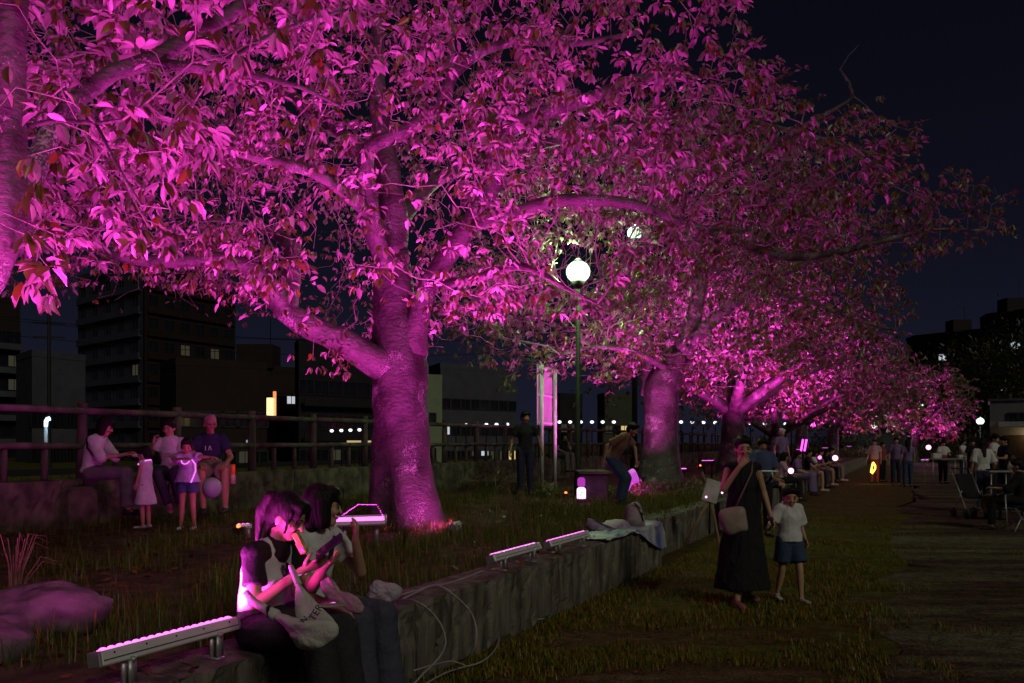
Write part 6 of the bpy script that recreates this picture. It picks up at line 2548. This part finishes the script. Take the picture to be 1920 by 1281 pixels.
drape('crumpled white and blue plastic sheet that hangs over the corner of the seat wall', M_SHEET, sheet, amp=.03, seed=2)
Ybp = W(T_of(1190, D1 + .2), D1 + .2, 0).y
puff('bundle', [(1100, 990, Ybp - .6), (1106, 974, Ybp - .6), (1114, 976, Ybp - .6), (1122, 985, Ybp - .5), (1150, 982, Ybp - .4), (1168, 974, Ybp - .2), (1180, 984, Ybp - .1), (1184, 1000, Ybp - .1), (1150, 1004, Ybp - .3), (1120, 1000, Ybp - .5)],
     .22, mat('pale_bundle', (.48, .42, .48), .6, .25, 9, col2=(.28, .22, .34)), 'pale crumpled bag bundle lying on the plastic sheet left of the backpack', 'bag', crease=.03, seed=21)
root = empty('backpack', P(1192, 990, Ybp), 'rounded grey backpack with dark stripes standing on the plastic sheet', 'backpack')
puff('pack_body', [(1172, 988, Ybp), (1170, 965, Ybp), (1176, 948, Ybp), (1190, 941, Ybp), (1200, 946, Ybp), (1206, 962, Ybp), (1210, 982, Ybp), (1200, 990, Ybp)], .26, cloth('pack', (.34, .30, .30)), None, None, parent=root, seed=23)
for k in range(3):
    MB().tube([P(1189 + k * 3, 943 + k * 3, Ybp - .10), P(1199 + k * 2, 952 + k * 5, Ybp - .14), P(1206, 966 + k * 6, Ybp - .12)], .008, 6).build('stripe', C_BLACK if k != 1 else C_WHITE, root, True)

# cables on and over the wall
M_CABLE = mat('grey_cable', (.32, .30, .31), .45, .1)


def cable(rows, r, label):
    pts = [(P(*q), r) for q in rows]
    sp = spline(pts, .05)
    mb = MB().tube([p for p, _ in sp], r, 6)
    return tag(mb.build('cable', M_CABLE, None, True), label, 'cable', 'grey cables of the led bars')


def wp(px, z=WTOP + .012, d=D1 + .12):
    w_ = W(T_of(px, d), d, z)
    return (960 + FPX * w_.x / w_.y, HORIZON - FPX * (w_.z - EYE) / w_.y, w_.y)


cable([wp(755), wp(790, WTOP + .03), wp(820, WTOP + .06, D1 + .04), (858, 1122, 5.55), (885, 1152, 5.45), (894, 1190, 5.35), (890, 1215, 5.35), (878, 1232, 5.4), (860, 1240, 5.5)], .007, 'thick grey cable that arches off the wall top and down to the grass')
cable([wp(752, WTOP + .012, D1 + .2), wp(800, WTOP + .012, D1 + .2), wp(850, WTOP + .012, D1 + .15), wp(905, WTOP + .012, D1 + .2)], .006, 'grey cable lying along the wall top toward the pair of led bars')
cable([wp(748), (770, 1125, 4.9), (800, 1140, 4.75), (826, 1170, 4.65), (836, 1205, 4.6), (822, 1235, 4.5), (795, 1262, 4.4), (770, 1290, 4.2)], .006, 'grey cable hanging down the wall face nearest the girls')
cable([(775, 1258, 5.0), (815, 1246, 5.2), (850, 1240, 5.4), (875, 1250, 5.35)], .006, 'grey cable loop lying in the grass at the foot of the wall')
cable([(800, 1281, 5.1), (835, 1262, 5.3), (866, 1252, 5.5), (905, 1240, 5.6), (930, 1215, 6.0), (940, 1185, 6.6), (965, 1170, 6.9), (1020, 1160, 7.1)], .006, 'grey cable running along the foot of the wall')

# stone block, lantern, glowing bag, lantern text
root = empty('stone_block', (X(1112, 15.3)[0], 15.3, BED), 'dark square stone block with a pale slab on top beside the lamp post', 'stone')
xs0, xs1 = X(1087, 15.3)[0], X(1140, 15.3)[0]
MB().box(((xs0 + xs1) / 2, 15.6, BED + .24), (xs1 - xs0, .62, .50), bevel=.03).build('block', mat('dark_stone', (.09, .07, .08), .7, .3, 5, bump=.5), root)
MB().box(((xs0 + xs1) / 2, 15.6, BED + .525), (xs1 - xs0 + .07, .70, .06), bevel=.015).build('top_slab', M_STONE, root)
c = P(1090, 915, 15.0)
root = empty('lantern', (c.x, 15.0, BED), 'small upright lantern glowing white pink in front of the stone block', 'lantern')
MB().box((c.x, 15.0, c.z - .10), (.15, .13, .22), bevel=.03).build('lit_shade', emitter('lantern_white', (1.0, .45, .95), 3.0), root)
MB().box((c.x, 15.0, c.z + .10), (.13, .12, .17), bevel=.03).build('top_shade', emitter('lantern_violet', (.60, .05, .60), .75), root)
MB().box((c.x, 15.0, BED + .04), (.18, .16, .07), bevel=.01).build('base', M_BLACK, root)
mb = MB()
for k, (dx, dz, w_, h_) in enumerate(((-.02, -.05, .04, .010), (.01, -.08, .05, .010), (-.01, -.115, .012, .03), (.025, -.12, .03, .010))):
    mb.box((c.x + dx, 14.93, c.z + dz), (w_, .004, h_))
mb.build('print', mat('print_grey', (.2, .05, .2), .6), root)
lamp('lamp', 'POINT', (c.x, 14.85, c.z - .1), 3.0, MAGENTA, root, size=.08)
puff('glowing_bag', [(1172, 918, 15.4), (1170, 895, 15.4), (1177, 884, 15.4), (1188, 879, 15.4), (1196, 892, 15.4), (1198, 904, 15.4), (1186, 908, 15.4), (1178, 922, 15.4)], .2,
     mat('glow_bag', (.75, .4, .85), .5, .2, 20, emit=(.85, .07, .95), estr=.55), 'violet pink glowing plastic bag beside the leaning man', 'bag', seed=31, crease=.02)

# easel sign at the corner
root = empty('easel', (X(1325, 11.2)[0], 11.2, 0), 'wooden tripod easel with a small pale board, left of the walking woman', 'easel')
M_WOOD = mat('easel_wood', (.25, .16, .10), .7, .2, 12, stretch=(1, 1, .2))
MB().box(P(1334, 921, 11.2), (.20, .03, .30), M=Matrix.Rotation(R(18), 3, 'Y') @ Matrix.Rotation(R(-12), 3, 'X'), bevel=.004).build('board', mat('easel_board', (.45, .43, .42), .6), root)
for a, b in (((1330, 938, 11.2), (1284, 1022, 11.1)), ((1334, 938, 11.3), (1352, 1040, 10.9)), ((1332, 936, 11.35), (1330, 1000, 12.4)), ((1322, 905, 11.2), (1316, 885, 11.2))):
    q = P(*b)
    q.z = max(q.z, 0)
    MB().tube([P(*a), q], .018, 6).build('leg', M_WOOD, root, True)

# shoulder bag of the walking woman, plate, hand light, diamond ring
c = w1['W'] @ (V3((.15, .19, .86)))
puff('shoulder_bag', [(1350, 958, 7.65), (1392, 950, 7.62), (1400, 972, 7.62), (1402, 994, 7.62), (1388, 998, 7.62), (1366, 1004, 7.64), (1352, 984, 7.65)], .09, mat('beige_leather', (.34, .27, .23), .5, .1), 'beige leather shoulder bag worn by the walking woman in black', 'handbag', crease=.004, seed=41)
q = P(1440, 884, 13.2)
mb = MB().ball(q, (.17, .14, .018), 24, 6)
tag(mb.build('plate', C_WHITE, None, True), 'white plate of food held by the man in the blue tee', 'plate')
for (px, py, Y, lb, rr_) in ((1483, 883, 16.6, 'small bright pink hand light held by the woman in the pink lit tee', .055), (1566, 859, 31, 'bright white pink light at the far end of the sitting crowd', .10), (1537, 858, 28, 'dim pink light among the sitting crowd', .06),
                             (1741, 839, 50, 'small pink white light beside the far table', .14), (1324, 932, 11.0, 'tiny pink light at the foot of the easel board', .014), (1354, 924, 8.6, 'tiny pink light at the elbow of the walking woman', .011)):
    mb = MB().ball(P(px, py, Y), rr_, 12, 8)
    tag(mb.build('hand_light', emitter('hand_pink', (1, .35, .75), 4.0) if 'dim' not in lb else M_PINK, None, True), lb, 'light')
mb = MB()
ring = [P(1637, 867, 31), P(1641, 873, 31), P(1641, 879, 31), P(1635, 888, 31), P(1633, 886, 31), P(1635, 875, 31), P(1637, 867, 31)]
mb.tube(ring, .035, 8)
o = mb.build('glow_ring', emitter('glow_yellow', (1.0, .75, .10), 2.6), None, True)
tag(o, 'glowing yellow and orange diamond shaped ring held by the pink couple', 'glow toy')
lamp('lamp', 'POINT', P(1637, 888, 30.8), 4, (1, .45, .1), None, size=.1)

# tables
def table(px0, px1, py, Y, depth, label, top_m, zt=None, leg='straight'):
    a, b = P(px0, py, Y), P(px1, py, Y)
    zt = a.z if zt is None else zt
    root = empty('table', ((a.x + b.x) / 2, Y, 0), label, 'table', 'folding tables at the right of the field')
    L = b.x - a.x
    MB().box(((a.x + b.x) / 2, Y + depth / 2, zt), (L, depth, .035), bevel=.008).build('table_top', top_m, root)
    for sx in (.06, L - .06):
        for sy in (.06, depth - .06):
            MB().tube([(a.x + sx, Y + sy, 0), (a.x + sx, Y + sy, zt - .02)], .016, 6).build('leg', M_STEEL, root, True)
    return root, zt


M_TOP = mat('table_top', (.36, .35, .33), .5, .1)
table(1748, 1812, 861, 29.5, .7, 'far folding table with goods on it in front of the woman in the pale top', M_TOP, .93)
_, zt = table(1856, 1925, 878, 17.6, .7, 'near folding table with a bottle, right of the long haired woman', M_TOP, .90)
MB_ = MB().tube([(X(1893, 17.7)[0], 17.7, zt + .02), (X(1893, 17.7)[0], 17.7, zt + .14), (X(1893, 17.7)[0], 17.7, zt + .17), (X(1893, 17.7)[0], 17.7, zt + .21)], [.034, .034, .014, .014], 12)
tag(MB_.build('bottle', mat('clear_bottle', (.6, .6, .6), .15), None, True), 'clear water bottle standing on the near folding table', 'bottle')
r_ = random.Random(3)
for k, (px, py, w_, h_, m_, lb) in enumerate(((1757, 857, .30, .18, C_WHITE, 'white bag on the left end of the far table'), (1770, 858, .22, .12, C_RED, 'red box on the far table in front of the woman'),
                                             (1783, 859, .24, .10, C_BLACK, 'dark box on the far table'), (1800, 860, .16, .12, C_WHITE, 'small white box on the right end of the far table'))):
    mb = MB().box((X(px, 29.7)[0], 29.75, .95 + h_ / 2), (w_, .2, h_), bevel=.02)
    tag(mb.build('box', m_), lb, 'box')
mb = MB().box((X(1870, 17.8)[0], 17.85, zt + .035), (.34, .22, .03), bevel=.01)
tag(mb.build('box', C_BLACK), 'flat dark box on the near folding table', 'box')
# yellow tote, dark backpack with wheels, dark cart at the near table
puff('yellow_bag', [(1843, 930, 16.9), (1866, 928, 16.9), (1868, 952, 16.9), (1856, 962, 16.9), (1842, 956, 16.9)], .2, cloth('ochre', (.30, .17, .05)), 'ochre yellow bag standing under the near folding table', 'bag', seed=51)
root = empty('stroller', (X(1832, 16.6)[0], 16.6, 0), 'dark folded pushchair at the feet of the long haired woman', 'pushchair')
bx = X(1832, 16.6)[0]
for s in (-1, 1):
    for y in (0, .5):
        mb = MB().tube([(bx + s * .20 - .02, 16.6 + y, .11), (bx + s * .20 + .02, 16.6 + y, .11)], .10, 16)
        mb.build('wheel', M_BLACK, root, True)
    MB().tube([(bx + s * .19, 16.6, .12), (bx + s * .19, 16.95, .62), (bx + s * .19, 17.25, .98)], .012, 6).build('frame_tube', M_STEEL, root, True)
    MB().tube([(bx + s * .19, 17.1, .12), (bx + s * .19, 16.8, .55)], .012, 6).build('frame_tube', M_STEEL, root, True)
MB().tube([(bx - .19, 17.25, .98), (bx + .19, 17.25, .98)], .014, 6).build('handlebar', M_BLACK, root, True)
mb = MB().box((bx, 16.85, .48), (.34, .34, .08), M=Matrix.Rotation(.3, 3, 'X'), bevel=.03)
mb.build('seat', C_BLACK, root)
mb = MB().box((bx, 17.02, .68), (.34, .06, .42), M=Matrix.Rotation(-.4, 3, 'X'), bevel=.02)
mb.build('backrest', C_BLACK, root)
# camp chair at the right edge and cart
root = empty('camp_chair', (X(1915, 14.5)[0], 14.5, 0), 'dark fabric camp chair with thin pale metal legs at the right edge', 'chair')
cx = X(1915, 14.5)[0]
MB().box((cx, 14.5, .42), (.5, .46, .03), bevel=.01).build('seat', C_BLACK, root)
MB().box((cx + .2, 14.66, .70), (.03, .44, .52), M=Matrix.Rotation(.2, 3, 'Y'), bevel=.01).build('backrest', C_BLACK, root)
for a, b in (((-.24, -.22), (.24, .22)), ((.24, -.22), (-.24, .22)), ((-.24, .22), (.24, -.22)), ((.24, .22), (-.24, -.22))):
    MB().tube([(cx + a[0], 14.5 + a[1], .01), (cx + b[0], 14.5 + b[1], .42)], .010, 6).build('leg', M_STEEL, root, True)
MB().tube([(X(1889, 14.3)[0], 14.3, 0), (X(1885, 14.3)[0], 14.3, .62)], .011, 6).build('leg', M_STEEL, root, True)
root = empty('cart', (X(1905, 16.2)[0], 16.2, 0), 'dark lidded cool box on legs behind the camp chair', 'cool box')
MB().box((X(1908, 16.2)[0], 16.4, .42), (.55, .4, .42), bevel=.03).build('box_body', mat('dark_teal', (.02, .045, .05), .5), root)
MB().box((X(1908, 16.2)[0], 16.4, .66), (.58, .43, .06), bevel=.02).build('lid', M_BLACK, root)
for s in (-.22, .22):
    MB().tube([(X(1908, 16.2)[0] + s, 16.4, 0), (X(1908, 16.2)[0] + s, 16.4, .22)], .03, 8).build('leg', M_BLACK, root, True)

print('OBJECTS', len(bpy.data.objects), 'TRIS', sum(len(o.data.polygons) for o in bpy.data.objects if o.type == 'MESH'))
